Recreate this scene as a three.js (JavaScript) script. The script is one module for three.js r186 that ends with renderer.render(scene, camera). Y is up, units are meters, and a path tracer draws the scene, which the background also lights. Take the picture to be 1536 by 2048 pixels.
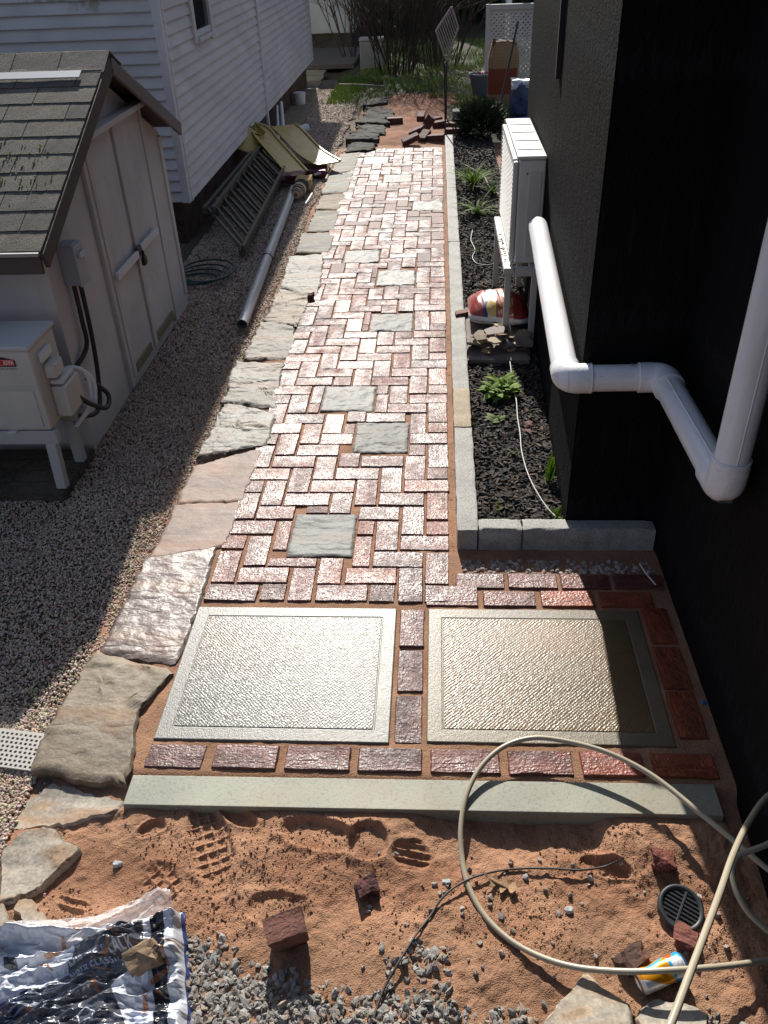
import * as THREE from 'three';
import { mergeGeometries, toCreasedNormals } from 'three/addons/utils/BufferGeometryUtils.js';
import { RoundedBoxGeometry } from 'three/addons/geometries/RoundedBoxGeometry.js';

// ---------- camera, sky, sun, exposure ----------
const scene = new THREE.Scene();
const F = 1681, CX = 768, CY = 1024, H = 2.15;             // lens in photo pixels, eye height
const V3 = (x, y, z) => new THREE.Vector3(x, y, z);
const fwd = V3(108, -1194, F).normalize();                  // path direction seen in the lens (x right, y down, z ahead)
const dwn = V3(102, 2376, F); dwn.addScaledVector(fwd, -dwn.dot(fwd)).normalize();
const rgt = new THREE.Vector3().crossVectors(dwn, fwd);
const toWorld = (x, y, z) => V3(rgt.x * x + rgt.y * y + rgt.z * z, -(dwn.x * x + dwn.y * y + dwn.z * z), -(fwd.x * x + fwd.y * y + fwd.z * z));
const camera = new THREE.PerspectiveCamera(2 * Math.atan(1024 / F) * 180 / Math.PI, 0.75, 0.05, 400);
camera.position.set(0, H, 0);
camera.quaternion.setFromRotationMatrix(new THREE.Matrix4().makeBasis(toWorld(1, 0, 0), toWorld(0, -1, 0), toWorld(0, 0, -1)));
scene.add(camera);
const renderer = new THREE.WebGLRenderer({ antialias: true });
renderer.setSize(768, 1024);
renderer.toneMapping = THREE.LinearToneMapping;
renderer.toneMappingExposure = 1.65;
renderer.shadowMap.enabled = true;
const SUN_EL = 34.8 * Math.PI / 180, SUN_AZ = -8.3 * Math.PI / 180;   // ahead of the camera, a little to the left
const sunDir = V3(Math.sin(SUN_AZ) * Math.cos(SUN_EL), Math.sin(SUN_EL), -Math.cos(SUN_AZ) * Math.cos(SUN_EL));
{ // clear, slightly hazy spring sky: pale horizon, blue zenith, soft brightening round the sun
  const w = 512, h = 256, d = new Float32Array(w * h * 4);
  for (let j = 0; j < h; j++) for (let i = 0; i < w; i++) {
    const el = ((j + 0.5) / h - 0.5) * Math.PI, ph = ((i + 0.5) / w - 0.5) * 2 * Math.PI, y = Math.sin(el), c = Math.cos(el);
    const cs = Math.max(0, Math.cos(ph) * c * sunDir.x + y * sunDir.y + Math.sin(ph) * c * sunDir.z);
    const t = Math.pow(Math.max(0, y), 0.55), hz = [0.235, 0.255, 0.295], zn = [0.075, 0.11, 0.195], k = (j * w + i) * 4;
    const g = 0.12 * Math.pow(cs, 3) + 0.7 * Math.pow(cs, 24) + 2.6 * Math.pow(cs, 160), wm = [1, 0.96, 0.9];
    for (let q = 0; q < 3; q++) d[k + q] = (y >= 0 ? hz[q] + (zn[q] - hz[q]) * t : hz[q] * 0.5) + (y >= -0.02 ? g * wm[q] : 0);
    d[k + 3] = 1;
  }
  const t = new THREE.DataTexture(d, w, h, THREE.RGBAFormat, THREE.FloatType); t.mapping = THREE.EquirectangularReflectionMapping; t.magFilter = t.minFilter = THREE.LinearFilter; t.wrapS = THREE.RepeatWrapping; t.needsUpdate = true;
  scene.background = t; scene.environment = t;
}
const sun = new THREE.DirectionalLight(new THREE.Color(1, 0.95, 0.87), 4.6);
sun.name = 'sunlight'; sun.position.copy(sunDir).multiplyScalar(30).add(V3(0, 0, -5)); sun.target.position.set(0, 0, -5);
sun.castShadow = true; sun.shadow.mapSize.set(4096, 4096);
Object.assign(sun.shadow.camera, { left: -14, right: 14, top: 14, bottom: -14, near: 1, far: 80 });
scene.add(sun, sun.target);

// ---------- photo pixels to places ----------
const rayOf = (px, py) => toWorld(px - CX, py - CY, F);
const G = (px, py, h = 0) => { const r = rayOf(px, py), t = (h - H) / r.y; return V3(r.x * t, h, r.z * t); };   // on a level at height h
const atX = (px, py, x) => { const r = rayOf(px, py), t = x / r.x; return V3(x, H + r.y * t, r.z * t); };
const atZ = (px, py, z) => { const r = rayOf(px, py), t = z / r.z; return V3(r.x * t, H + r.y * t, z); };

// ---------- random, noise ----------
let seed = 12345;
const rnd = () => { seed = (seed * 1664525 + 1013904223) >>> 0; return seed / 4294967296; };
const rr = (a, b) => a + (b - a) * rnd();
const pick = a => a[Math.floor(rnd() * a.length)];
const h2 = (x, y) => { let n = (Math.imul(x | 0, 374761393) + Math.imul(y | 0, 668265263)) | 0; n = Math.imul(n ^ (n >>> 13), 1274126177); return ((n ^ (n >>> 16)) >>> 0) / 4294967296; };
function vn(x, y, p = 0) {                                   // value noise, period p
  const xi = Math.floor(x), yi = Math.floor(y); let fx = x - xi, fy = y - yi;
  fx = fx * fx * (3 - 2 * fx); fy = fy * fy * (3 - 2 * fy);
  const m = p ? (v => ((v % p) + p) % p) : (v => v);
  const a = h2(m(xi), m(yi)), b = h2(m(xi + 1), m(yi)), c = h2(m(xi), m(yi + 1)), d = h2(m(xi + 1), m(yi + 1));
  return a + (b - a) * fx + (c - a) * fy + (a - b - c + d) * fx * fy;
}
function fbm(x, y, p = 0, o = 4) { let s = 0, a = 0.5, t = 0; for (let i = 0; i < o; i++) { s += a * vn(x + i * 17, y + i * 31, p); t += a; x *= 2; y *= 2; p *= 2; a *= 0.5; } return s / t; }
const clamp = (v, a = 0, b = 1) => Math.min(b, Math.max(a, v));
const sm = (a, b, v) => { v = clamp((v - a) / (b - a)); return v * v * (3 - 2 * v); };
const mix = (a, b, t) => a + (b - a) * t;
const mix3 = (a, b, t) => [mix(a[0], b[0], t), mix(a[1], b[1], t), mix(a[2], b[2], t)];
const enc = v => v <= 0.0031308 ? v * 12.92 : 1.055 * Math.pow(v, 1 / 2.4) - 0.055;

// ---------- textures: colour ones take linear values; size = metres per repeat ----------
function tex(n, size, fn, colour = false) {
  const d = new Uint8Array(n * n * 4);
  for (let j = 0; j < n; j++) for (let i = 0; i < n; i++) {
    const c = fn(i / n, j / n), k = (j * n + i) * 4;
    for (let q = 0; q < 3; q++) { const v = clamp(Array.isArray(c) ? c[q] : c); d[k + q] = Math.round((colour ? enc(v) : v) * 255); }
    d[k + 3] = 255;
  }
  const t = new THREE.DataTexture(d, n, n); t.wrapS = t.wrapT = THREE.RepeatWrapping; t.magFilter = THREE.LinearFilter;
  t.minFilter = THREE.LinearMipmapLinearFilter; t.generateMipmaps = true; t.repeat.set(1 / size, 1 / size);
  if (colour) t.colorSpace = THREE.SRGBColorSpace; t.needsUpdate = true; return t;
}
function canvasTex(w, h, draw) {
  const c = document.createElement('canvas'); c.width = w; c.height = h; draw(c.getContext('2d'), w, h);
  const t = new THREE.CanvasTexture(c); t.colorSpace = THREE.SRGBColorSpace; return t;
}
function mat(rgb, rough, o = {}) {
  const m = new (o.physical ? THREE.MeshPhysicalMaterial : THREE.MeshStandardMaterial)({ roughness: rough });
  m.color.setRGB(...rgb); const { physical, ...rest } = o; Object.assign(m, { side: THREE.DoubleSide }, rest); return m;
}
const T = {};
T.brickBump = tex(512, 0.25, (u, v) => 0.4 * fbm(u * 12, v * 48, 12, 3) + 0.6 * fbm(u * 36, v * 36, 36, 3) + 0.2 * (vn(u * 110, v * 110, 110) > 0.8 ? -0.6 : 0));
T.brickMap = tex(512, 0.25, (u, v) => {
  const a = fbm(u * 6, v * 9, 6, 5), b = fbm(u * 50 + 3, v * 50, 50, 2), c = vn(u * 120, v * 120, 120);
  let k = 0.62 + 0.5 * (a - 0.5) * 1.6 + 0.3 * (b - 0.5); let col = [k, k * 0.96, k * 0.95];
  if (c > 0.83) col = mix3(col, [0.25, 0.22, 0.22], 0.7);
  return mix3(col, [0.95, 0.88, 0.82], sm(0.62, 0.78, fbm(u * 9 + 5, v * 9, 9, 4)) * 0.3);
}, true);
T.brickRough = tex(512, 0.25, (u, v) => 0.64 + 0.5 * (fbm(u * 5 + 9, v * 5, 5, 4) - 0.5) + 0.4 * (fbm(u * 60, v * 60, 60, 2) - 0.5));
T.stoneBump = tex(1024, 0.6, (u, v) => { const a = fbm(u * 8, v * 8, 8, 6); const r = Math.abs(fbm(u * 6 + 4, v * 12, 6, 5) - 0.5) * 2; return 0.6 * a + 0.4 * r; });
T.stoneMap = tex(1024, 0.6, (u, v) => { const a = fbm(u * 5, v * 5, 5, 6), b = fbm(u * 90, v * 90, 90, 2), c = fbm(u * 4 + 7, v * 8, 4, 5); const k = 0.66 + 0.7 * (a - 0.5) + 0.35 * (b - 0.5); return mix3([k, k, k], [k * 0.9, k * 0.66, k * 0.46], sm(0.52, 0.72, c) * 0.8); }, true);
T.speckMap = tex(512, 0.3, (u, v) => { const a = fbm(u * 5, v * 5, 5, 4), c = vn(u * 140, v * 140, 140), d = vn(u * 200 + 8, v * 200, 200); let k = 0.74 + 0.35 * (a - 0.5); if (c > 0.72) k *= 0.5; if (d > 0.8) k *= 1.3; return [k, k, k]; }, true);
T.grainBump = tex(512, 0.2, (u, v) => 0.5 * fbm(u * 30, v * 30, 30, 4) + 0.5 * vn(u * 128, v * 128, 128));
T.slabBump = tex(512, 0.16, (u, v) => { const a = (u + v) * 12, b = (u - v) * 6, jx = 0.9 * fbm(u * 6, v * 6, 6, 3), d = Math.sin((a + jx) * Math.PI * 2) * 0.5 + 0.5, e = Math.sin((b * 2 + jx) * Math.PI * 2) * 0.5 + 0.5; return clamp(Math.pow(d * 0.6 + e * 0.4, 2) * 0.6 + 0.55 * vn(u * 56, v * 56, 56) * vn(u * 24 + 3, v * 24, 24) * 1.6); });
T.slabMap = tex(512, 1.1, (u, v) => { const a = fbm(u * 5, v * 5, 5, 5), c = vn(u * 200, v * 200, 200), k = 0.78 + 0.5 * (a - 0.5) - (c > 0.75 ? 0.14 : 0); return mix3([k, k, k], [k * 1.0, k * 0.72, k * 0.5], sm(0.5, 0.68, fbm(u * 3 + 5, v * 3 + 2, 3, 5)) * 0.55); }, true);
T.sandMap = tex(1024, 0.8, (u, v) => { const a = fbm(u * 6, v * 6, 6, 6), b = vn(u * 300, v * 300, 300), c = fbm(u * 3 + 9, v * 3, 3, 4); const k = 0.72 + 0.6 * (a - 0.5) + 0.22 * (b - 0.5); return mix3([k, k, k], [k * 0.86, k * 0.7, k * 0.62], sm(0.5, 0.7, c) * 0.6); }, true);
T.sandBump = tex(1024, 0.4, (u, v) => 0.55 * fbm(u * 24, v * 24, 24, 5) + 0.45 * vn(u * 200, v * 200, 200));
T.dirtMap = tex(512, 1.6, (u, v) => { const a = fbm(u * 6, v * 6, 6, 6), b = fbm(u * 20, v * 4, 4, 4); const k = 0.88 + 0.3 * (a - 0.5) + 0.12 * (b - 0.5); return [k, k * 0.99, k * 0.97]; }, true);
T.mossMap = tex(512, 2.4, (u, v) => { const a = fbm(u * 9, v * 9, 9, 6), b = fbm(u * 40, v * 40, 40, 3), m = sm(0.6, 0.72, fbm(u * 3 + 2, v * 3 + 5, 3, 6)) * sm(0.4, 0.6, b); const k = 0.88 + 0.3 * (a - 0.5); return mix3([k, k * 0.99, k * 0.97], [0.42, 0.4, 0.25], m * 0.75); }, true);
T.pargeBump = tex(1024, 0.8, (u, v) => 0.45 * fbm(u * 40, v * 16, 8, 4) + 0.55 * fbm(u * 110, v * 110, 110, 3));
T.pargeMap = tex(512, 0.8, (u, v) => { const a = fbm(u * 8, v * 4, 4, 5), b = vn(u * 220, v * 220, 220), s = fbm(u * 40, v * 5, 5, 4); let k = 0.4 + 0.4 * (a - 0.5) + 0.9 * sm(0.6, 0.78, s); if (b > 0.86) k += 0.5; return [k, k, k * 1.02]; }, true);
T.shingleMap = tex(512, 0.4, (u, v) => { const a = fbm(u * 6, v * 6, 6, 5), b = vn(u * 130, v * 130, 130), c = vn(u * 200, v * 200, 200); const k = 0.6 + 0.5 * (a - 0.5) + 0.5 * (b - 0.5) + 0.25 * (c - 0.5); return [k, k * 0.97, k * 0.92]; }, true);
T.soilMap = tex(512, 1.2, (u, v) => { const a = fbm(u * 10, v * 10, 10, 6), b = vn(u * 160, v * 160, 160); const k = 0.6 + 0.8 * (a - 0.5) + 0.5 * (b - 0.5); return [k, k * 0.95, k * 0.9]; }, true);
T.leafMap = tex(256, 0.3, (u, v) => { const a = fbm(u * 10, v * 10, 10, 4); const k = 0.75 + 0.7 * (a - 0.5); return [k, k, k * 0.9]; }, true);
T.pvcMap = tex(1024, 0.5, (u, v) => { const a = fbm(u * 8, v * 8, 8, 5), s = vn(u * 90, v * 90, 90), q = vn(u * 40 + 7, v * 40, 40); let k = 0.95 + 0.12 * (a - 0.5); if (s > 0.955) k *= 0.45; const d = sm(0.6, 0.78, fbm(u * 5 + 3, v * 10, 5, 5)) * 0.28; return mix3([k, k, k], [0.62, 0.57, 0.5], d); }, true);
T.plasticBump = tex(512, 0.5, (u, v) => fbm(u * 10, v * 10, 10, 5));

// ---------- building helpers ----------
const taken = {};
function numbered(n) { const k = taken[n] = (taken[n] === undefined ? 0 : taken[n] + 1); return k ? n + '_' + String(k).padStart(3, '0') : n; }
function shade(o) { o.castShadow = true; o.receiveShadow = true; return o; }
function part(name, geo, m, parent) { const o = shade(new THREE.Mesh(geo, m)); o.name = name; parent.add(o); return o; }
function thing(name, label, category, pos = [0, 0, 0], turn = 0, group) {
  const o = new THREE.Group(); o.name = numbered(name); o.position.set(...pos); o.rotation.y = turn;
  o.userData = { label, category }; if (group) o.userData.group = group; scene.add(o); return o;
}
function single(name, geo, m, label, category, group, kind) {
  const o = shade(new THREE.Mesh(geo, m)); o.name = numbered(name); o.userData = { label, category };
  if (group) o.userData.group = group; if (kind) o.userData.kind = kind; scene.add(o); return o;
}
function struct(name, label, category) { const o = new THREE.Group(); o.name = name; o.userData = { kind: 'structure', label, category }; scene.add(o); return o; }
// uv in metres from the face direction
function uvm(g, ox = 0, oy = 0) {
  if (!g.attributes.normal) g.computeVertexNormals();
  const p = g.attributes.position, n = g.attributes.normal, uv = new Float32Array(p.count * 2);
  for (let i = 0; i < p.count; i++) {
    const ax = Math.abs(n.getX(i)), ay = Math.abs(n.getY(i)), az = Math.abs(n.getZ(i));
    let u, v;
    if (ay >= ax && ay >= az) { u = p.getX(i); v = p.getZ(i); } else if (ax >= az) { u = p.getZ(i); v = p.getY(i); } else { u = p.getX(i); v = p.getY(i); }
    uv[i * 2] = u + ox; uv[i * 2 + 1] = v + oy;
  }
  g.setAttribute('uv', new THREE.BufferAttribute(uv, 2)); return g;
}
const bare = g => { const k = g.index ? g.toNonIndexed() : g; for (const a of Object.keys(k.attributes)) if (!['position', 'normal', 'uv'].includes(a)) k.deleteAttribute(a); if (!k.attributes.uv) uvm(k); return k; };
const merge = l => mergeGeometries(l.map(bare));
function box(x0, x1, y0, y1, z0, z1, r = 0.004) {             // chamfered box between bounds
  const w = Math.abs(x1 - x0), h = Math.abs(y1 - y0), d = Math.abs(z1 - z0);
  const g = r > 0 ? new RoundedBoxGeometry(w, h, d, 1, Math.min(r, w / 3, h / 3, d / 3)) : new THREE.BoxGeometry(w, h, d);
  g.translate((x0 + x1) / 2, (y0 + y1) / 2, (z0 + z1) / 2); return uvm(g, x0 * 0.37, z0 * 0.61);
}
function tube(pts, r, seg = 40, rad = 10, closed = false) {
  const c = new THREE.CatmullRomCurve3(pts.map(p => Array.isArray(p) ? V3(...p) : p), closed, 'centripetal');
  return new THREE.TubeGeometry(c, seg, r, rad, closed);
}
function bar(a, b, r, rad = 10, r2 = r) {                     // closed rod from a to b
  const A = a.isVector3 ? a : V3(...a), B = b.isVector3 ? b : V3(...b), d = B.clone().sub(A), L = d.length();
  const g = new THREE.CylinderGeometry(r2, r, L, rad); g.translate(0, L / 2, 0);
  g.applyQuaternion(new THREE.Quaternion().setFromUnitVectors(V3(0, 1, 0), d.normalize())); g.translate(A.x, A.y, A.z); return g;
}
function beam(a, b, w, h, up = V3(0, 1, 0)) {                 // rectangular bar from a to b
  const A = a.isVector3 ? a : V3(...a), B = b.isVector3 ? b : V3(...b), d = B.clone().sub(A), L = d.length(); d.normalize();
  const s = new THREE.Vector3().crossVectors(d, up).normalize(), u = new THREE.Vector3().crossVectors(s, d);
  const g = new RoundedBoxGeometry(w, h, L, 1, Math.min(w, h) * 0.15); uvm(g);
  g.applyMatrix4(new THREE.Matrix4().makeBasis(s, u, d.clone().negate()).setPosition(A.clone().add(B).multiplyScalar(0.5))); return g;
}
function grid(nx, nz, fn) {                                   // fn(u,v) -> [x,y,z,(uvx,uvy)]
  const pos = [], uv = [], idx = [];
  for (let j = 0; j <= nz; j++) for (let i = 0; i <= nx; i++) { const p = fn(i / nx, j / nz); pos.push(p[0], p[1], p[2]); uv.push(p.length > 3 ? p[3] : p[0], p.length > 3 ? p[4] : p[2]); }
  for (let j = 0; j < nz; j++) for (let i = 0; i < nx; i++) { const a = j * (nx + 1) + i, b = a + 1, c = a + nx + 1, d = c + 1; idx.push(a, c, b, b, c, d); }
  const g = new THREE.BufferGeometry(); g.setAttribute('position', new THREE.Float32BufferAttribute(pos, 3)); g.setAttribute('uv', new THREE.Float32BufferAttribute(uv, 2)); g.setIndex(idx); g.computeVertexNormals(); return g;
}
// flat natural stone from an outline [[x,z]...]: uneven top, broken sides
function stone(outline, top, thick, o = {}) {
  const { rough = 0.006, scale = 9, terrace = 0, rings = 12, n = 72, tilt = [0, 0], bevel = 0.008, wob = 0.006 } = o;
  const P = outline.map(p => new THREE.Vector2(p[0], p[1])); let per = 0; const L = P.map((p, i) => { const q = P[(i + 1) % P.length]; const l = p.distanceTo(q); per += l; return l; });
  const edge = []; for (let k = 0; k < n; k++) { let d = k / n * per, i = 0; while (d > L[i]) { d -= L[i]; i++; } const q = P[i].clone().lerp(P[(i + 1) % P.length], d / L[i]); edge.push(q); }
  const c = new THREE.Vector2(); edge.forEach(e => c.add(e)); c.divideScalar(n); const s0 = rr(0, 50);
  edge.forEach((e, k) => { e.x += wob * 2 * (vn(e.x * 22 + s0, e.y * 22) - 0.5) + wob * (vn(e.x * 70 + s0, e.y * 70) - 0.5); e.y += wob * 2 * (vn(e.x * 22, e.y * 22 + s0) - 0.5) + wob * (vn(e.x * 70, e.y * 70 + s0) - 0.5); });
  const hgt = (x, z) => { let v = fbm(x * scale + s0, z * scale * 1.3, 0, 4) - 0.5; if (terrace) { const q = fbm(x * 4 + s0 * 2, z * 11, 0, 4) * terrace; v = v * 0.5 + (Math.floor(q) + sm(0.75, 1, q - Math.floor(q))) / terrace - 0.5; } return top + rough * 2 * v + (x - c.x) * tilt[0] + (z - c.y) * tilt[1]; };
  const pos = [c.x, hgt(c.x, c.y), c.y], idx = [];
  for (let r = 1; r <= rings; r++) for (let k = 0; k < n; k++) { const s = Math.pow(r / rings, 0.8), x = mix(c.x, edge[k].x, s), z = mix(c.y, edge[k].y, s); pos.push(x, hgt(x, z) - (r === rings ? bevel : 0), z); }
  for (let r = 1; r <= 2; r++) for (let k = 0; k < n; k++) { const b = (rings) * 0, e = edge[k], q = 1 + 0.02 * (vn(k * 0.7 + s0, r * 3) - 0.5); pos.push(c.x + (e.x - c.x) * q, hgt(e.x, e.y) - bevel - (r === 1 ? thick * 0.45 : thick), c.y + (e.y - c.y) * q); }
  const id = (r, k) => 1 + (r - 1) * n + (k % n);
  for (let k = 0; k < n; k++) { idx.push(0, id(1, k + 1), id(1, k)); for (let r = 1; r < rings + 2; r++) idx.push(id(r, k), id(r, k + 1), id(r + 1, k), id(r, k + 1), id(r + 1, k + 1), id(r + 1, k)); }
  let g = new THREE.BufferGeometry(); g.setAttribute('position', new THREE.Float32BufferAttribute(pos, 3)); g.setIndex(idx); g.computeVertexNormals();
  if (g.attributes.normal.getY(0) < 0) { g.setIndex(idx.map((v, i) => i % 3 === 1 ? idx[i + 1] : i % 3 === 2 ? idx[i - 1] : v)); g.computeVertexNormals(); }
  g = toCreasedNormals(g, 0.9); return uvm(g, s0, s0 * 1.7);
}
const px = (list, h = 0) => list.map(([a, b]) => { const g = G(a, b, h); return [g.x, g.z]; });
// angular chunk of stone or brick
function chunk(sx, sy, sz, jag = 0.25, detail = 1) {
  const g0 = new THREE.IcosahedronGeometry(1, detail), p = g0.attributes.position, s = rr(0, 99);
  for (let i = 0; i < p.count; i++) { const x = p.getX(i), y = p.getY(i), z = p.getZ(i); let k = 1 + jag * 2 * (vn(x * 1.6 + s, y * 1.6 + z * 1.3 + s) - 0.5); const m = Math.max(Math.abs(x), Math.abs(y), Math.abs(z)); k *= mix(1, 0.82 / m, 0.75); p.setXYZ(i, x * k * sx, y * k * sy, z * k * sz); }
  g0.computeVertexNormals(); return uvm(g0, s, s);
}
function scatter(name, geo, m, list, label, category, tints) {  // countless small pieces: one stuff object
  const o = new THREE.InstancedMesh(geo, m, list.length); o.name = name; const q = new THREE.Object3D(), c = new THREE.Color();
  list.forEach((e, i) => { q.position.set(e[0], e[1], e[2]); q.rotation.set(e[4], e[5], e[6]); if (Array.isArray(e[3])) q.scale.set(...e[3]); else q.scale.setScalar(e[3]); q.updateMatrix(); o.setMatrixAt(i, q.matrix); if (tints) { c.setRGB(...tints(i)); o.setColorAt(i, c); } });
  o.userData = { label, category, kind: 'stuff' }; shade(o); scene.add(o); return o;
}

// ---------- the setting: ground ----------
const sandCol = [0.42, 0.226, 0.13];
const mSand = mat(sandCol, 0.95, { map: T.sandMap, bumpMap: T.sandBump, bumpScale: 0.0045 }), mSandDamp = mat([0.37, 0.165, 0.09], 0.95, { map: T.sandMap, bumpMap: T.sandBump, bumpScale: 0.006 });
const mSoil = mat([0.11, 0.075, 0.05], 0.95, { map: T.soilMap, bumpMap: T.sandBump, bumpScale: 0.006 });
const mGravelBase = mat([0.2, 0.165, 0.135], 0.95, { map: T.soilMap, bumpMap: T.sandBump, bumpScale: 0.006 });
const mMulchBase = mat([0.02, 0.015, 0.012], 0.9, { map: T.soilMap, bumpMap: T.sandBump, bumpScale: 0.01 });
const mLawnBase = mat([0.06, 0.07, 0.025], 0.95, { map: T.soilMap, bumpMap: T.sandBump, bumpScale: 0.01 });
{
  const g = grid(60, 60, (u, v) => { const x = mix(-150, 150, u), z = mix(30, -270, v); return [x, -0.12, z]; });
  const o = part('ground', g, mSoil, scene); o.userData = { kind: 'structure', label: 'bare brown earth under everything, reaching far behind', category: 'ground' };
}
const sandSurface = (x, z) => {
  // red sand in front of the edging: humps, heel dents, tread prints
  const base = mix(-0.056, -0.034, sm(0.3, -0.15, x)); let h = base + 0.022 * (fbm(x * 3.1 + 4, z * 3.1, 0, 3) - 0.5) + 0.022 * (fbm(x * 11, z * 11 + 3, 0, 4) - 0.5) + 0.008 * (fbm(x * 42, z * 42, 0, 3) - 0.5) + 0.002 * (fbm(x * 120, z * 120, 0, 2) - 0.5);
  const bumpy = sm(0.45, 0.65, fbm(x * 2.3 + 8, z * 2.9 + 2, 0, 3)); h += bumpy * 0.016 * (fbm(x * 26 + 3, z * 26, 0, 3) - 0.45);
  h += sm(-1.22, -1.5, z) * (0.018 * sm(0.1, -0.15, x) * sm(-1.0, -0.9, x) + 0.04 * sm(0.25, 0.6, x) * sm(0.62, 0.4, fbm(x * 5, 3.3, 0, 3)));                 // sand pushed up under the edging
  for (const [px_, pz, ang, len, wid, deep, kind] of prints) {
    const dx = x - px_, dz = z - pz, ca = Math.cos(ang), sa = Math.sin(ang), a = dx * ca + dz * sa, b = -dx * sa + dz * ca;
    const r = Math.hypot(a / len, b / wid) + (kind ? 0.28 : 0.35) * (fbm(x * 28 + px_ * 9, z * 28, 0, 3) - 0.5); if (r > 1.6) continue;
    const inside = sm(1.1, 0.78, r); let d = -deep * 0.75 * inside + deep * 0.35 * sm(0.95, 1.1, r) * sm(1.55, 1.15, r);
    if (kind === 1 && inside > 0) { const q = Math.min(Math.abs(((a * 33 + 100) % 1) - 0.5), Math.abs(((b * 33 + 100) % 1) - 0.5)); d += 0.0072 * inside * sm(0.2, 0.02, q) * sm(0.2, 0.5, fbm(x * 40, z * 40 + 7, 0, 2) + 0.1) ; }
    if (kind === 2 && inside > 0) { const q = Math.abs(((b * 42 + 100) % 1) - 0.5); d += 0.009 * inside * sm(0.2, 0.05, q); }
    h = mix(h, base, inside * 0.4) + d;
  }
  return z < -1.49 ? Math.min(h, -0.012) : h;
};
const pt = (a, b, ...r) => { const g = G(a, b, -0.06); return [g.x, g.z, ...r]; };
const prints = [pt(425, 1705, 1.15, 0.15, 0.058, 0.013, 1), pt(330, 1780, 0.75, 0.07, 0.05, 0.006, 1), pt(640, 1685, 0.2, 0.12, 0.05, 0.014, 0), pt(735, 1700, 0.1, 0.06, 0.055, 0.012, 0), pt(825, 1722, 0.1, 0.055, 0.045, 0.01, 2), pt(310, 1672, -0.5, 0.045, 0.025, 0.01, 0), pt(480, 1650, 0.4, 0.06, 0.025, 0.01, 0), pt(150, 1815, 0.2, 0.05, 0.03, 0.004, 2), pt(1210, 1740, 0.3, 0.07, 0.028, 0.016, 0), pt(560, 1830, 0.2, 0.09, 0.05, 0.012, 0)];
{
  const g = grid(640, 300, (u, v) => { const x = mix(-1.35, 1.05, u), z = mix(-1.66, -0.55, v); return [x, sandSurface(x, z), z]; });
  const o = part('sand_ground', g, mSand, scene); o.userData = { kind: 'structure', label: 'loose red sand with shoe prints in front of the edging slab', category: 'sand' };
  const g2 = grid(150, 500, (u, v) => { const x = mix(-1.28, 1.0, u), z = mix(-1.58, -10.4, v); return [x, -0.0075 + 0.006 * (fbm(x * 30, z * 30, 0, 3) - 0.5) - 0.05 * sm(-1.63, -1.58, z) - 0.025 * sm(-1.0, -1.1, x), z]; });
  const o2 = part('sand_bed', g2, mSand, scene); o2.userData = { kind: 'structure', label: 'red bedding sand showing in the joints of the paving', category: 'sand' };
  const g3 = grid(90, 110, (u, v) => { const x = mix(-1.15, 1.2, u), z = mix(-10.2, -13.9, v); return [x, 0.0 + 0.05 * (fbm(x * 4, z * 4, 0, 4) - 0.5) + 0.03 * sm(-12.4, -13.4, z) * fbm(x * 7, z * 7, 0, 3) - 0.03 * sm(-10.5, -10.2, z) - 0.09 * sm(-0.9, -1.15, x) - 0.1 * sm(-13.5, -13.9, z + 0.25 * fbm(x * 3, 1)) - 0.1 * sm(0.25, 0.9, x + 0.3 * fbm(x, z * 3)), z]; });
  const o3 = part('sand_pile', g3, mSandDamp, scene); o3.userData = { kind: 'structure', label: 'rough red sand beyond the finished end of the path', category: 'sand' };
}
// pea gravel
{
  const g = grid(60, 120, (u, v) => { const x = mix(-6, -0.98, u), z = mix(-0.4, -15.5, v); return [x, -0.035 + 0.02 * (fbm(x * 4, z * 4, 0, 4) - 0.5) - 0.05 * sm(-1.2, -1.02, x), z]; });
  const o = part('gravel_yard', g, mGravelBase, scene); o.userData = { kind: 'structure', label: 'gravel ground between the shed, the house and the stones', category: 'gravel' };
  const list = [], add = (n, x0, x1, z0, z1, s0, s1) => { for (let i = 0; i < n; i++) { const x = rr(x0, x1), z = rr(z0, z1); if (x > -1.13 - 0.05 * vn(z * 4, 2) || (x > -1.26 && z > -1.75)) { if (rnd() < 0.99) continue; } list.push([x, -0.03 + 0.02 * (fbm(x * 4, z * 4, 0, 4) - 0.5) + rr(-0.002, 0.005), z, rr(s0, s1), rr(0, 6), rr(0, 6), rr(0, 6)]); } };
  add(62000, -2.2, -1.08, -4.6, -1.2, 0.003, 0.006); add(6000, -1.6, -1.2, -1.9, -1.2, 0.003, 0.0066); add(40000, -2.0, -1.05, -9.5, -4.6, 0.004, 0.009); add(20000, -2.1, -1.0, -14.5, -9.5, 0.006, 0.015);
  const pg = new THREE.IcosahedronGeometry(1, 1); pg.scale(1.25, 0.7, 0.85);
  const cols = [[0.46, 0.36, 0.265], [0.41, 0.325, 0.25], [0.54, 0.44, 0.33], [0.33, 0.25, 0.2], [0.44, 0.32, 0.24], [0.55, 0.47, 0.38], [0.27, 0.21, 0.17]];
  scatter('pea_gravel', pg, mat([1, 1, 1], 0.75), list, 'beige and grey pea gravel beside the flagstone edging', 'gravel', () => pick(cols).map(v => v * rr(0.85, 1.15)));
}
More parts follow.
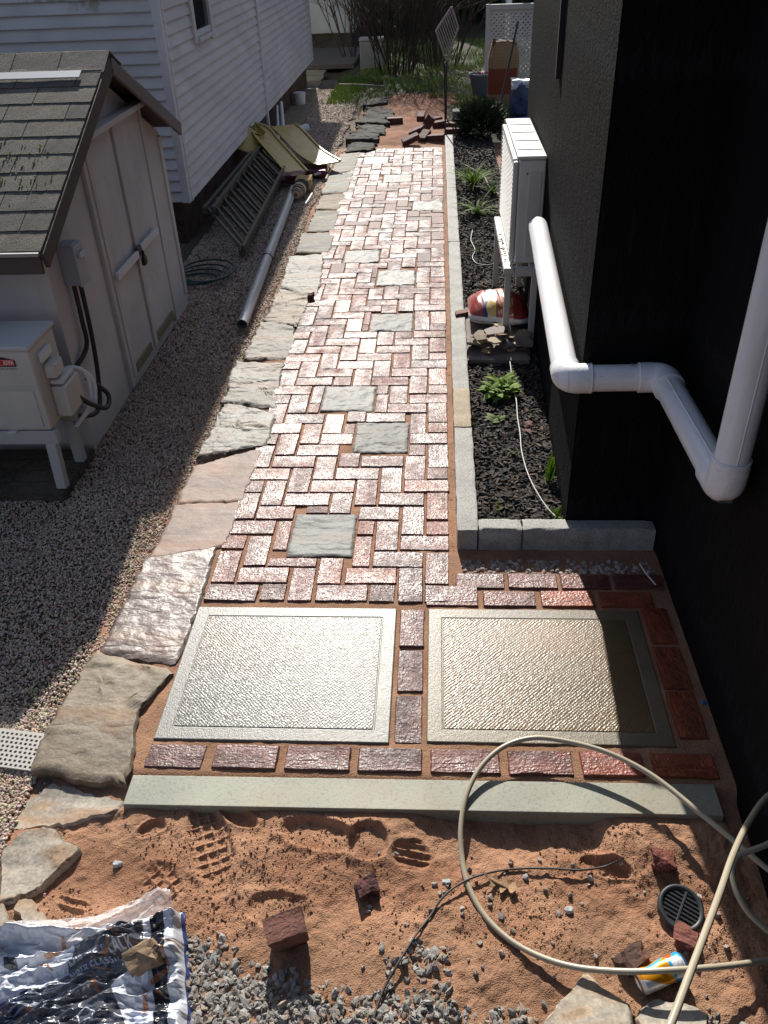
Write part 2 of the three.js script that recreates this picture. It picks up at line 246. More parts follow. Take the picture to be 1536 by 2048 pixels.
// crushed stone and sand crumbs in the foreground
{
  const list = [], crumbs = [];
  for (let i = 0; i < 14000; i++) {
    const x = rr(-0.75, 0.75), z = rr(-1.25, -0.75); const m = fbm(x * 5 + 2, z * 6, 0, 3) + 0.5 * sm(-1.12, -0.95, z) - 0.5 * sm(-1.1, -1.25, z) - 0.2 * sm(0.15, 0.35, x) + 0.2 * sm(-0.3, -0.6, x);
    if (m < 0.8 + rr(-0.15, 0.25)) continue; const s = rr(0.0035, 0.0105) * (rnd() < 0.1 ? 1.5 : 1);
    list.push([x, sandSurface(x, z) + s * rr(-0.25, 0.5), z, [s * rr(1, 1.5), s * rr(0.6, 0.9), s], rr(0, 6), rr(0, 6), rr(0, 6)]);
  }
  for (let i = 0; i < 90; i++) { const x = rr(-0.2, 0.75), z = rr(-1.4, -1.0), s = rr(0.004, 0.011); list.push([x, sandSurface(x, z) + s * 0.4, z, s, rr(0, 6), rr(0, 6), rr(0, 6)]); }
  const cg = chunk(1, 1, 1, 0.55, 0);
  scatter('crushed_stone', cg, mat([1, 1, 1], 0.85, { bumpMap: T.grainBump, bumpScale: 0.002 }), list, 'crushed grey stone lying in the red sand', 'gravel', () => { const k = rr(0.3, 0.56); return rnd() < 0.25 ? [k, k * 0.8, k * 0.66] : [k, k * 0.95, k * 0.87]; });
  for (let i = 0; i < 10000; i++) { const x = rr(-1.2, 0.95), z = rr(-1.5, -0.85); if (fbm(x * 4 + 11, z * 5, 0, 3) < rr(0.42, 0.62)) continue; const s = rr(0.001, 0.0032) * (rnd() < 0.1 ? 1.8 : 1); crumbs.push([x, sandSurface(x, z) + s * 0.3, z, s, rr(0, 6), rr(0, 6), rr(0, 6)]); }
  for (let i = 0; i < 2600; i++) { const left = rnd() < 0.4; const z = left ? -1.6 - Math.pow(rnd(), 1.6) * 6 : -1.6 - Math.pow(rnd(), 1.5) * 7, x = left ? -0.925 + 0.03 * (rnd() + rnd() - 1) : 0.068 + 0.016 * (rnd() + rnd() - 1), s = rr(0.0015, 0.005); crumbs.push([x, -0.012 + s * 0.3, z, s, rr(0, 6), rr(0, 6), rr(0, 6)]); }
  scatter('sand_crumbs', cg, mat([1, 1, 1], 0.95), crumbs, 'crumbs of damp red sand on the sand surface', 'sand', () => { const k = rr(0.5, 1.0); return sandCol.map(v => v * k * 0.7); });
}

// ---------- paving ----------
const wetTints = [[0.22, 0.07, 0.055], [0.2, 0.065, 0.055], [0.185, 0.075, 0.068], [0.26, 0.095, 0.07], [0.165, 0.075, 0.072], [0.22, 0.09, 0.08], [0.29, 0.08, 0.05]];
const wetSet = f => wetTints.map(c => mat(c, f, { map: T.brickMap, bumpMap: T.brickBump, bumpScale: 0.0034, roughnessMap: T.brickRough, physical: true, ior: 1.46 }));
const wetBrick = wetSet(0.69), wetB = wetSet(0.79), wetC = wetSet(0.94);
const dampBrick = [[0.2, 0.065, 0.05], [0.17, 0.06, 0.05], [0.145, 0.065, 0.06], [0.22, 0.09, 0.07], [0.2, 0.1, 0.085]].map(c => mat(c, 0.67, { map: T.brickMap, bumpMap: T.brickBump, bumpScale: 0.0034 }));
const greyBrick = mat([0.15, 0.145, 0.14], 0.95, { map: T.brickMap, bumpMap: T.brickBump, bumpScale: 0.0032, roughnessMap: T.brickRough });
function brickGeo(L, W, D) {                                   // worn paving brick, top at y = 0
  const nx = 11, nz = 6, s = rr(0, 90), pos = [], idx = [];
  const top = []; for (let j = 0; j <= nz; j++) for (let i = 0; i <= nx; i++) {
    let u = i / nx, v = j / nz; if (i === 1) u = 0.018; if (i === nx - 1) u = 0.982; if (j === 1) v = 0.036; if (j === nz - 1) v = 0.964;
    let x = (u - 0.5) * L, z = (v - 0.5) * W; const e = (i === 0 || i === nx || j === 0 || j === nz), c = (i === 0 || i === nx) && (j === 0 || j === nz);
    const y = (e ? -0.004 - 0.004 * vn(i * 0.9 + s, j * 0.9) : 0) + 0.0028 * (fbm(x * 30 + s, z * 30, 0, 3) - 0.5) * 2;
    if (e) { x += 0.005 * (vn(i * 1.3 + s, j * 1.7) - 0.5); z += 0.005 * (vn(i * 1.1, j * 1.3 + s) - 0.5); } if (c) { x *= 0.975 - 0.02 * vn(s, i + j); z *= 0.95 - 0.03 * vn(s + 3, i + j); }
    pos.push(x, y, z);
  }
  for (let j = 0; j < nz; j++) for (let i = 0; i < nx; i++) { const a = j * (nx + 1) + i, b = a + 1, c = a + nx + 1, d = c + 1; idx.push(a, c, b, b, c, d); }
  const ring = []; for (let i = 0; i <= nx; i++) ring.push(i); for (let j = 1; j <= nz; j++) ring.push(j * (nx + 1) + nx); for (let i = nx - 1; i >= 0; i--) ring.push(nz * (nx + 1) + i); for (let j = nz - 1; j > 0; j--) ring.push(j * (nx + 1));
  const b0 = pos.length / 3; ring.forEach(k => pos.push(pos[k * 3], -D, pos[k * 3 + 2]));
  ring.forEach((k, i) => { const n = (i + 1) % ring.length; idx.push(k, ring[n], b0 + i, ring[n], b0 + n, b0 + i); });
  let g = new THREE.BufferGeometry(); g.setAttribute('position', new THREE.Float32BufferAttribute(pos, 3)); g.setIndex(idx); g = toCreasedNormals(g, 0.4); return uvm(g, s, s * 1.3);
}
const BL = 0.2, BW = 0.096;
const brickKinds = Array.from({ length: 14 }, () => brickGeo(BL, BW, 0.06));
function layBrick(parent, x, z, lx, lz, m, opt = {}) {
  const across = lx >= lz * 0.999, L = across ? lx : lz, W = across ? lz : lx;
  const o = part('brick', pick(brickKinds), m, parent); o.position.set(x, rr(-0.0025, 0.0025) + (opt.y || 0), z);
  o.rotation.set(rr(-0.014, 0.014), (across ? 0 : Math.PI / 2) + rr(-0.018, 0.018) + (rnd() < 0.5 ? Math.PI : 0), rr(-0.008, 0.008)); o.scale.set(L / BL, 1, W / BW); return o;
}
const slates = [[-0.626, -0.352, -3.016, -2.716], [-0.417, -0.145, -3.84, -3.539], [-0.628, -0.342, -4.261, -3.967], [-0.435, -0.157, -5.314, -5.025], [-0.439, -0.16, -6.155, -5.842], [-0.727, -0.449, -6.631, -6.335], [-0.225, 0.052, -7.99, -7.69], [-0.545, -0.255, -9.01, -8.7], [-0.803, -0.53, -9.8, -9.5]];
{
  const path = struct('brick_path', 'herringbone path of wet reclaimed red bricks with slate squares', 'path');
  const u = 0.108, X0 = -0.915, Z0 = -2.432, rows = 72, far = [];
  let count = 0;
  for (let j = 0; j < rows; j++) for (let i = 0; i < 9; i++) {
    const c = (((i - j) % 4) + 4) % 4; let i0 = i, i1 = i + 1, j0 = j, j1 = j + 1;
    if (c === 0) i1 = Math.min(9, i + 2); else if (c === 1) { if (i > 0) continue; } else if (c === 3) j1 = Math.min(rows, j + 2); else if (j > 0) continue;
    if (c === 0 && i === 8 && j === 0) i1 = 10;
    const k = j * 108 / 108, gap = mix(0.0105, 0.0045, sm(0, 26, j)) + rr(-0.002, 0.002);
    let x0 = X0 + i0 * u + gap / 2, x1 = X0 + i1 * u - gap / 2, z1 = Z0 - j0 * u - gap / 2, z0 = Z0 - j1 * u + gap / 2;
    let skip = false;
    for (const [a, b, d, e] of slates) {                        // bricks cut to fit round a slate
      const q = 0.008; if (x1 < a - q || x0 > b + q || z1 < d - q || z0 > e + q) continue;
      const opts = [[x0, Math.min(x1, a - q), z0, z1], [Math.max(x0, b + q), x1, z0, z1], [x0, x1, z0, Math.min(z1, d - q)], [x0, x1, Math.max(z0, e + q), z1]].filter(r => r[1] - r[0] > 0.03 && r[3] - r[2] > 0.03).sort((r, s) => (s[1] - s[0]) * (s[3] - s[2]) - (r[1] - r[0]) * (r[3] - r[2]));
      if (!opts.length) { skip = true; break; } [x0, x1, z0, z1] = opts[0];
    }
    if (skip) continue;
    const lx = x1 - x0, lz = z1 - z0; const m = rnd() < 0.015 ? greyBrick : pick(rnd() < 0.12 * sm(12, 50, j) + (j > 43 && j < 58 && i > 2 ? 0.3 : 0) ? dampBrick : (q => q < 10 ? wetBrick : q < 22 ? wetB : wetC)(j + rr(-9, 9)));
    const o = layBrick(path, (x0 + x1) / 2 + rr(-0.003, 0.003), (z0 + z1) / 2 + rr(-0.003, 0.003), lx, lz, m);
    if (++count > 300) { path.remove(o); o.updateMatrix(); far.push([o.geometry.clone().applyMatrix4(o.matrix)]); }
  }
  if (far.length) { const o = part('far_bricks', merge(far.map(f => f[0])), wetC[2], path); o.userData.kind = 'stuff'; }
  const mSlate = [mat([0.13, 0.138, 0.13], 0.6, { map: T.stoneMap, bumpMap: T.stoneBump, bumpScale: 0.01 }), mat([0.12, 0.127, 0.12], 0.62, { map: T.stoneMap, bumpMap: T.stoneBump, bumpScale: 0.014 })];
  slates.forEach(([a, b, d, e], i) => part('slate_square', stone([[a, d], [b, d], [b, e], [a, e]], 0.001, 0.04, { rough: i === 0 ? 0.004 : 0.0075, scale: i === 0 ? 10 : 16, wob: 0.002, bevel: 0.004, rings: 16, n: 88 }), mSlate[i % 2], path));
  // landing: two cast slabs framed by bricks
  const land = struct('landing_paving', 'two cast concrete slabs framed by single rows of wet red bricks', 'paving');
  const mRim = mat([0.18, 0.175, 0.155], 0.4, { map: T.slabMap, bumpMap: T.grainBump, bumpScale: 0.0009, physical: true, clearcoat: 0.05, clearcoatRoughness: 0.35 });
  const castTop = col => mat(col, 0.35, { map: T.slabMap, bumpMap: T.slabBump, bumpScale: 0.0012, physical: true, ior: 1.5 });
  const cast = (x0, x1, z0, z1, col, rimCol, lbl) => {
    const s = part('concrete_slab', box(x0, x1, -0.05, -0.003, z0, z1, 0.006), rimCol, land); s.userData.label = lbl;
    const w = 0.05, fr = new THREE.Shape([[x0 + 0.006, z0 + 0.006], [x1 - 0.006, z0 + 0.006], [x1 - 0.006, z1 - 0.006], [x0 + 0.006, z1 - 0.006]].map(p => new THREE.Vector2(p[0], -p[1])));
    fr.holes.push(new THREE.Path([[x0 + w, z0 + w], [x0 + w, z1 - w], [x1 - w, z1 - w], [x1 - w, z0 + w]].map(p => new THREE.Vector2(p[0], -p[1]))));
    const fg = new THREE.ExtrudeGeometry(fr, { depth: 0.001, bevelEnabled: true, bevelSize: 0.003, bevelThickness: 0.002, bevelSegments: 2 }); fg.rotateX(-Math.PI / 2); fg.translate(0, -0.004, 0);
    part('raised_rim', uvm(fg), rimCol, s); part('pimpled_panel', box(x0 + w + 0.006, x1 - w - 0.006, -0.012, -0.001, z0 + w + 0.006, z1 - w - 0.006, 0.003), castTop(col), s);
  };
  cast(-0.922, -0.15, -2.402, -1.757, [0.165, 0.16, 0.145], mRim, 'pale grey cast slab with pimpled centre');
  cast(-0.034, 0.752, -2.402, -1.765, [0.16, 0.105, 0.046], mat([0.19, 0.155, 0.1], 0.42, { map: T.slabMap, bumpMap: T.grainBump, bumpScale: 0.001, physical: true, clearcoat: 0.1, clearcoatRoughness: 0.35 }), 'tan stained cast slab with pimpled centre');
  const xs = [-0.927, -0.73, -0.5, -0.27, -0.044, 0.196, 0.42, 0.636, 0.852];
  const vivid = mat([0.36, 0.085, 0.035], 0.68, { map: T.brickMap, bumpMap: T.brickBump, bumpScale: 0.0034, roughnessMap: T.brickRough });
  const landM = [wetB[2], wetB[5], wetB[2], wetB[4], wetB[1], wetB[0], wetBrick[6], vivid];
  for (let i = 0; i < 8; i++) layBrick(land, (xs[i] + xs[i + 1]) / 2 + (i ? 0.012 : 0), -1.695, xs[i + 1] - xs[i] - (i ? 0.026 : 0.012), 0.092, landM[i]);
  [[-2.293, 0.2], [-2.078, 0.2], [-1.862, 0.2]].forEach(([z, l]) => layBrick(land, -0.092, z, 0.09, l, pick(wetB)));
  [[-2.32, 0.19], [-2.11, 0.2], [-1.9, 0.2]].forEach(([z, l]) => layBrick(land, 0.812, z, 0.094, l, vivid));
  for (let i = 0; i < 4; i++) layBrick(land, 0.058 + i * 0.22, -2.462, 0.2, 0.088, [wetBrick[1], wetBrick[0], vivid, vivid][i]);
  for (let i = 0; i < 4; i++) layBrick(land, 0.17 + i * 0.205, -2.566, 0.19, 0.088, wetBrick[[2, 5, 0, 1][i]]);
}
{
  const e = struct('edging_slab', 'long flat greenish grey edging slab at the front of the paving', 'edging');
  const g0 = G(250, 1612), g1 = G(1432, 1622);
  const o = part('stone_strip', box(-0.885, 0.885, -0.06, 0.003, -0.054, 0.054, 0.003), mat([0.34, 0.34, 0.265], 0.55, { map: T.slabMap, bumpMap: T.grainBump, bumpScale: 0.0005 }), e);
  o.position.set(-0.057, 0, -1.566); o.rotation.y = 0.0065;
}
// flagstones along the left side, nearest first
{
  const f = struct('flagstone_edging', 'row of uneven wet flagstones between gravel and bricks', 'edging');
  const col = { tan: [0.27, 0.21, 0.145], pink: [0.3, 0.19, 0.145], grey: [0.235, 0.21, 0.175], green: [0.22, 0.205, 0.17], mauve: [0.22, 0.165, 0.145], pale: [0.5, 0.44, 0.36] };
  const fm = {}; const fmat = (c, r, b) => fm[c + r + b] || (fm[c + r + b] = mat(col[c], r, { map: T.stoneMap, bumpMap: T.stoneBump, bumpScale: b, ...(r < 0.7 ? { physical: true, clearcoat: 0, clearcoatRoughness: 0.34 } : {}) }));
  const F_ = [
    [[[12, 1655], [60, 1592], [105, 1562], [170, 1582], [240, 1604], [236, 1622], [130, 1645], [30, 1655]], -0.025, 'pale', 0.8, 0.006, { rough: 0.006, tilt: [0.05, -0.03] }],
    [[[190, 1306], [332, 1332], [336, 1348], [300, 1392], [272, 1432], [264, 1482], [250, 1562], [150, 1546], [62, 1530], [66, 1514], [122, 1400]], 0.015, 'tan', 0.66, 0.009, { rough: 0.012, scale: 6, terrace: 3 }],
    [[[200, 1298], [225, 1250], [260, 1180], [290, 1116], [430, 1092], [424, 1110], [400, 1200], [365, 1300], [342, 1325]], 0.004, 'mauve', 0.47, 0.012, { rough: 0.004, scale: 16 }],
    [[[350, 1008], [482, 1004], [457, 1085], [425, 1096], [300, 1115]], 0.002, 'pink', 0.62, 0.004, { rough: 0.002, scale: 5 }],
    [[[387, 932], [522, 896], [519, 911], [485, 1000], [355, 1004]], 0.002, 'pink', 0.64, 0.005, { rough: 0.003, scale: 5 }],
    [[[394, 914], [535, 882], [545, 841], [549, 825], [447, 803], [426, 851]], 0.012, 'green', 0.6, 0.014, { rough: 0.011, scale: 8, terrace: 4 }],
    [[[443, 800], [552, 814], [556, 770], [566, 725], [471, 721], [456, 767], [457, 786]], 0.006, 'grey', 0.64, 0.016, { rough: 0.014, terrace: 5 }],
    [[[486, 716], [577, 715], [591, 668], [579, 644], [520, 642], [505, 678]], 0.004, 'grey', 0.68, 0.014, { rough: 0.008, terrace: 3 }],
    [[[530, 636], [594, 652], [622, 592], [558, 577]], 0.01, 'tan', 0.68, 0.016, { rough: 0.016, terrace: 6 }],
    [[[578, 512], [647, 509], [641, 560], [632, 590], [560, 574], [566, 556]], 0.008, 'green', 0.66, 0.016, { rough: 0.01, terrace: 5 }],
    [[[592, 503], [660, 503], [668, 471], [654, 465], [602, 467]], 0.006, 'green', 0.75, 0.012, { rough: 0.004 }],
    [[[612, 462], [668, 460], [680, 423], [632, 420]], 0.004, 'green', 0.76, 0.012, { rough: 0.005 }],
    [[[630, 417], [677, 418], [689, 388], [644, 390]], 0.002, 'tan', 0.78, 0.012, { rough: 0.005 }],
    [[[643, 386], [694, 382], [708, 340], [656, 352]], 0.004, 'green', 0.75, 0.012, { rough: 0.008 }],
    [[[657, 350], [709, 338], [720, 304], [682, 307]], 0.003, 'green', 0.76, 0.012, { rough: 0.008 }],
    [[[0, 1700], [40, 1662], [95, 1655], [150, 1690], [130, 1730], [60, 1780], [0, 1800]], -0.014, 'pale', 0.85, 0.01, { rough: 0.01, tilt: [0, 0.05] }],
    [[[28, 1815], [42, 1795], [62, 1798], [104, 1846], [88, 1858], [55, 1850]], -0.012, 'pale', 0.85, 0.006, { rough: 0.006 }],
    [[[-60, 1830], [0, 1810], [30, 1850], [22, 1900], [-60, 1910]], -0.008, 'pale', 0.85, 0.008, { rough: 0.008 }],
  ];
  const grow = (l, k) => { const cx = l.reduce((s, p) => s + p[0], 0) / l.length, cz = l.reduce((s, p) => s + p[1], 0) / l.length; return l.map(p => [cx + (p[0] - cx) * k, cz + (p[1] - cz) * k]); };
  F_.forEach(([o, h, c, r, b, q]) => part('flagstone', stone(grow(px(o, h), 1.035), h, 0.075, { ...q, wob: 0.011, n: 90, rings: 14 }), fmat(c, r, b), f));
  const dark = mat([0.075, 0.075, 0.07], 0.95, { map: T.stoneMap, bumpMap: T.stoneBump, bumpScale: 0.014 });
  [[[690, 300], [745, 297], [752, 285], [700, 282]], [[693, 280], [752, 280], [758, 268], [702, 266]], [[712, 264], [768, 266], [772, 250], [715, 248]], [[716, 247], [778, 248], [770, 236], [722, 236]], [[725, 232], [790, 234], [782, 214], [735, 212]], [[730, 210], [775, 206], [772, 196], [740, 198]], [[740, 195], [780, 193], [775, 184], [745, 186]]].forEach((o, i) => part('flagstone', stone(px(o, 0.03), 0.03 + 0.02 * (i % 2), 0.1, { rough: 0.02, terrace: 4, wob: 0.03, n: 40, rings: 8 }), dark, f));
}
// kerb round the planting bed
{
  const k = struct('stone_kerb', 'speckled grey concrete kerb round the mulch bed', 'kerb');
  const mK = mat([0.5, 0.49, 0.45], 0.8, { map: T.speckMap, bumpMap: T.grainBump, bumpScale: 0.0025 }), mK2 = mat([0.5, 0.41, 0.28], 0.8, { map: T.speckMap, bumpMap: T.grainBump, bumpScale: 0.002 });
  const zs = [-2.772, -3.62, -4.03, -5.02, -6.5, -8.4, -10.36];
  for (let i = 0; i < zs.length - 1; i++) part('kerb_stone', stone([[0.083, zs[i] - 0.001], [0.168, zs[i] - 0.001], [0.17, zs[i + 1] + 0.001], [0.084, zs[i + 1] + 0.001]], 0.1 + rr(-0.003, 0.003), 0.14, { rough: 0.0012, wob: 0.002, bevel: 0.003, n: 90, rings: 5 }), i === 1 ? mK2 : mK, k);
  [[0.172, 0.345], [0.35, 0.88]].forEach(([a, b]) => part('kerb_stone', stone([[a, -2.848], [b, -2.848], [b, -2.772], [a, -2.772]], 0.1, 0.14, { rough: 0.0012, wob: 0.004, bevel: 0.006, n: 60, rings: 5 }), mK, k));
}
// mulch
{
  const g = grid(30, 200, (u, v) => { const x = mix(0.165, 0.62, u), z = mix(-2.84, -10.6, v); return [x, 0.045 + 0.025 * (fbm(x * 6, z * 6, 0, 3) - 0.5), z]; });
  const o = part('mulch_bed', g, mMulchBase, scene); o.userData = { kind: 'structure', label: 'planting bed along the black wall', category: 'bed' };
  const list = [], add = (n, z0, z1, s) => { for (let i = 0; i < n; i++) { const x = rr(0.172, 0.6), z = rr(z0, z1); list.push([x, 0.048 + 0.025 * (fbm(x * 6, z * 6, 0, 3) - 0.5) + rr(0, 0.012), z, [rr(0.5, 1.3) * s, s * rr(0.6, 1.2), s * rr(0.5, 1.2)], rr(-0.5, 0.5), rr(0, 6.3), rr(-0.5, 0.5)]); } };
  add(4200, -4.5, -2.86, 1.25); add(6500, -7, -4.5, 1.15); add(5000, -10.5, -7, 1.5);
  const bg = new THREE.BoxGeometry(0.034, 0.004, 0.009, 2, 1, 1), p = bg.attributes.position; for (let i = 0; i < p.count; i++) p.setXYZ(i, p.getX(i), p.getY(i) + 0.002 * Math.cos(p.getX(i) * 90), p.getZ(i) * (0.7 + 0.5 * h2(i, 3)));
  bg.computeVertexNormals();
  scatter('bark_mulch', bg, mat([1, 1, 1], 0.9), list, 'dark bark mulch in the bed along the black wall', 'mulch', () => { const k = rr(0.01, 0.04); return rnd() < 0.2 ? [k * 3.2, k * 2, k * 1.3] : rnd() < 0.03 ? [0.1, 0.09, 0.08] : [k, k * 0.85, k * 0.75]; });
}

// ---------- white sided house on the left ----------
const mSiding = mat([0.7, 0.7, 0.7], 0.6, { map: T.mossMap, bumpMap: T.plasticBump, bumpScale: 0.001 });
const mTrimW = mat([0.76, 0.77, 0.78], 0.5, { map: T.dirtMap });
const mDarkFound = mat([0.2, 0.125, 0.095], 0.9, { map: T.soilMap, bumpMap: T.grainBump, bumpScale: 0.006 });
const mRoofFar = mat([0.09, 0.085, 0.08], 0.9, { map: T.shingleMap });
const mGlass = mat([0.02, 0.025, 0.03], 0.05, { physical: true, ior: 1.5 });
function lap(len, e = 0.083, out = 0.026) {                    // one lapped siding board, length along x, face to +z
  const s = new THREE.Shape([[0.001, 0], [out, 0.0], [out, 0.006], [0.003, e + 0.004], [0.001, e + 0.004]].map(p => new THREE.Vector2(p[0], p[1])));
  const g = new THREE.ExtrudeGeometry(s, { depth: len, bevelEnabled: false }); g.rotateY(-Math.PI / 2); return g;   // x from 0 to -len
}
const HX = -2.0, HZ = -6.9, HB = 0.33, HT = 2.42;
{
  const h = thing('sided_house', 'house clad in white horizontal siding behind the small shed', 'house', [0, 0, 0]);
  const M2 = 0.012;
  part('wall', merge([box(-7, HX - M2, HB, HT, -15.05, HZ - M2, 0)]), mTrimW, h);
  part('foundation', box(-6.9, HX - 0.1, -0.12, HB - 0.002, -14.95, HZ - 0.1, 0), mDarkFound, h);
  const gA = lap(3.66), gB = lap(4.36), gF = lap(4.9), n = Math.floor((HT - HB) / 0.083);
  const win = [-8.42, -7.74, 1.36, 2.3];
  for (let k = 0; k < n; k++) {
    const y = HB + k * 0.083;
    const front = part('siding_board', uvm(gF.clone().translate(0, 0, 0), k * 0.31, k * 0.083), mSiding, h); front.position.set(HX - 0.05, y, HZ - M2);
    const uvA = uvm(gA.clone(), k * 0.17, k * 0.083);
    if (y + 0.083 > win[2] && y < win[3]) {                     // boards stop at the window
      for (const [z0, z1] of [[HZ - 0.055, win[1]], [win[0], -10.59]]) { const o = part('siding_board', uvm(lap(z0 - z1), k * 0.2, k * 0.083), mSiding, h); o.rotation.y = Math.PI / 2; o.position.set(HX - M2, y, z1); }
    } else { const o = part('siding_board', uvA, mSiding, h); o.rotation.y = Math.PI / 2; o.position.set(HX - M2, y, HZ - 0.055 - 3.66); }
    const o2 = part('siding_board', uvm(gB.clone(), k * 0.13, k * 0.083), mSiding, h); o2.rotation.y = Math.PI / 2; o2.position.set(HX - M2, y, -10.66 - 4.36);
  }
  part('corner_trim', merge([box(HX - 0.055, HX + 0.008, HB - 0.01, HT, HZ - 0.055, HZ + 0.008), box(HX - 0.012, HX + 0.012, HB - 0.012, HT, HZ - 0.1, HZ - 0.057)]), mTrimW, h);
  part('downpipe', merge([box(HX - 0.01, HX + 0.028, 0.0, HT, -10.655, -10.6, 0.012)]), mTrimW, h);
  part('corner_trim', box(HX - 0.06, HX + 0.014, HB, HT, -15.1, -15.03), mTrimW, h);
  const w = part('window', merge([box(HX - 0.004, HX + 0.03, win[2], win[3], win[1] - 0.07, win[1] + 0.01), box(HX - 0.004, HX + 0.03, win[2], win[3], win[0] - 0.01, win[0] + 0.07), box(HX - 0.004, HX + 0.03, win[3] - 0.06, win[3] + 0.01, win[0] + 0.072, win[1] - 0.072)]), mTrimW, h);
  part('pane', box(HX - 0.006, HX + 0.004, win[2] + 0.08, win[3] - 0.06, win[0] + 0.07, win[1] - 0.07, 0), mGlass, w);
  part('sill', merge([box(HX - 0.004, HX + 0.05, win[2], win[2] + 0.03, win[0] + 0.072, win[1] - 0.072), box(HX - 0.004, HX + 0.02, win[2] + 0.033, win[2] + 0.08, win[0] + 0.072, win[1] - 0.072)]), mTrimW, w);
  // roof
  const rs = new THREE.Shape([[-7.3, HT + 0.02], [HX + 0.25, HT - 0.03], [HX + 0.25, HT + 0.1], [-4.6, HT + 1.5], [-7.3, HT + 0.2]].map(p => new THREE.Vector2(p[0], p[1])));
  const rg = new THREE.ExtrudeGeometry(rs, { depth: 8.6, bevelEnabled: false }); rg.translate(0, 0, -15.3); part('roof', uvm(rg), mRoofFar, h);
}

// ---------- small white shed ----------
const mShed = mat([0.66, 0.645, 0.63], 0.75, { map: T.dirtMap, bumpMap: T.plasticBump, bumpScale: 0.004 });
const mShedTrim = mat([0.66, 0.63, 0.6], 0.7, { map: T.dirtMap });
const mFascia = mat([0.1, 0.08, 0.07], 0.7, { map: T.dirtMap });
const mShingle = [0, 1, 2, 3].map(i => mat([[0.2, 0.193, 0.168], [0.185, 0.178, 0.157], [0.215, 0.203, 0.172], [0.175, 0.172, 0.155]][i], 0.95, { map: T.shingleMap, bumpMap: T.grainBump, bumpScale: 0.003 }));
const SX = -1.754, SZ0 = -3.62, SZ1 = -5.61, RIDGE = [-4.657, 1.63];
{
  const s = thing('garden_shed', 'small weathered white gable shed with grey shingles and double doors', 'shed');
  const wallShape = (x0, x1) => { const sh = new THREE.Shape([[-SZ0, -0.03], [-SZ1, -0.03], [-SZ1, 1.1], [-RIDGE[0], RIDGE[1] - 0.05], [-SZ0, 1.04]].map(p => new THREE.Vector2(p[0], p[1]))); const g = new THREE.ExtrudeGeometry(sh, { depth: x1 - x0, bevelEnabled: false }); g.rotateY(Math.PI / 2); g.translate(x0, 0, 0); return uvm(g); };
  part('wall', wallShape(-4.1, SX), mShed, s);
  part('corner_board', box(SX - 0.06, SX + 0.006, -0.02, 1.0, SZ0 - 0.012, SZ0 + 0.006, 0.002), mShedTrim, s);
  part('corner_board', box(SX - 0.03, SX + 0.01, 0.06, 1.08, SZ1 - 0.006, SZ1 + 0.05, 0.002), mShedTrim, s);
  // doors on the gable end
  for (const [a, b] of [[-4.728, -4.3], [-5.232, -4.738]]) {
    const d = part('door', box(SX, SX + 0.014, 0.035, 1.3, a, b, 0.003), mShed, s);
    part('door_batten', box(SX + 0.014, SX + 0.026, 0.04, 1.29, b - 0.05, b - 0.004, 0.003), mShedTrim, d);
    part('bottom_rail', box(SX + 0.014, SX + 0.028, 0.05, 0.1, a + 0.06, b - 0.055, 0.003), mat([0.25, 0.21, 0.13], 0.8, { map: T.dirtMap }), d);
  }
  part('batten', box(SX, SX + 0.022, 0.0, 1.3, -4.296, -4.256, 0.003), mShedTrim, s);
  part('batten', box(SX, SX + 0.022, 0.0, 1.3, -5.276, -5.236, 0.003), mShedTrim, s);
  part('door_canopy', box(SX, SX + 0.075, 1.315, 1.345, -5.31, -4.28, 0.004), mShedTrim, s);
  const br = part('latch_bar', box(SX + 0.03, SX + 0.05, 0.605, 0.645, -4.7, -4.32, 0.004), mTrimW, s); part('latch_bar', box(SX + 0.03, SX + 0.05, 0.615, 0.655, -5.12, -4.77, 0.004), mTrimW, s);
  part('hasp', merge([box(SX + 0.028, SX + 0.045, 0.6, 0.66, -4.77, -4.7, 0.004)]), mat([0.06, 0.055, 0.05], 0.5, { metalness: 0.6 }), s);
  const pl = part('padlock', merge([box(SX + 0.045, SX + 0.07, 0.55, 0.6, -4.765, -4.715, 0.008), tube([[SX + 0.057, 0.595, -4.753], [SX + 0.057, 0.625, -4.75], [SX + 0.057, 0.632, -4.74], [SX + 0.057, 0.625, -4.73], [SX + 0.057, 0.595, -4.727]], 0.005, 20, 6)]), mat([0.03, 0.028, 0.026], 0.45, { metalness: 0.7 }), s);
  part('sill_beam', box(-4.0, SX - 0.02, -0.06, 0.02, SZ1 + 0.02, SZ1 + 0.12, 0.005), mat([0.16, 0.13, 0.1], 0.9, { map: T.soilMap }), s);
  // roof decks
  const X1 = SX + 0.1, X0 = -4.3, NE = [-3.4, 1.06], FE = [-5.72, 1.12];
  const deck = (e) => { const dz = RIDGE[0] - e[0], dy = RIDGE[1] - e[1], l = Math.hypot(dz, dy), ny = Math.abs(dz) / l, nz = -dy / l * Math.sign(dz) * -1; return beam([(X0 + X1) / 2, e[1] - 0.006, e[0]], [(X0 + X1) / 2, RIDGE[1] - 0.006, RIDGE[0]], X1 - X0, 0.016, V3(0, 1, 0)); };
  const roof = part('roof', merge([deck(NE), deck(FE)]), mFascia, s);
  part('rake_board', beam([X1 + 0.012, NE[1] - 0.035, NE[0]], [X1 + 0.012, RIDGE[1] - 0.035, RIDGE[0]], 0.02, 0.075), mFascia, s);
  part('rake_board', beam([X1 + 0.012, FE[1] - 0.03, FE[0]], [X1 + 0.012, RIDGE[1] - 0.035, RIDGE[0] - 0.004], 0.02, 0.07), mat([0.22, 0.2, 0.19], 0.7, { map: T.dirtMap }), s);
  part('eave_board', box(X0, X1 + 0.004, NE[1] - 0.085, NE[1] - 0.012, NE[0] + 0.002, NE[0] + 0.022, 0.003), mFascia, s);
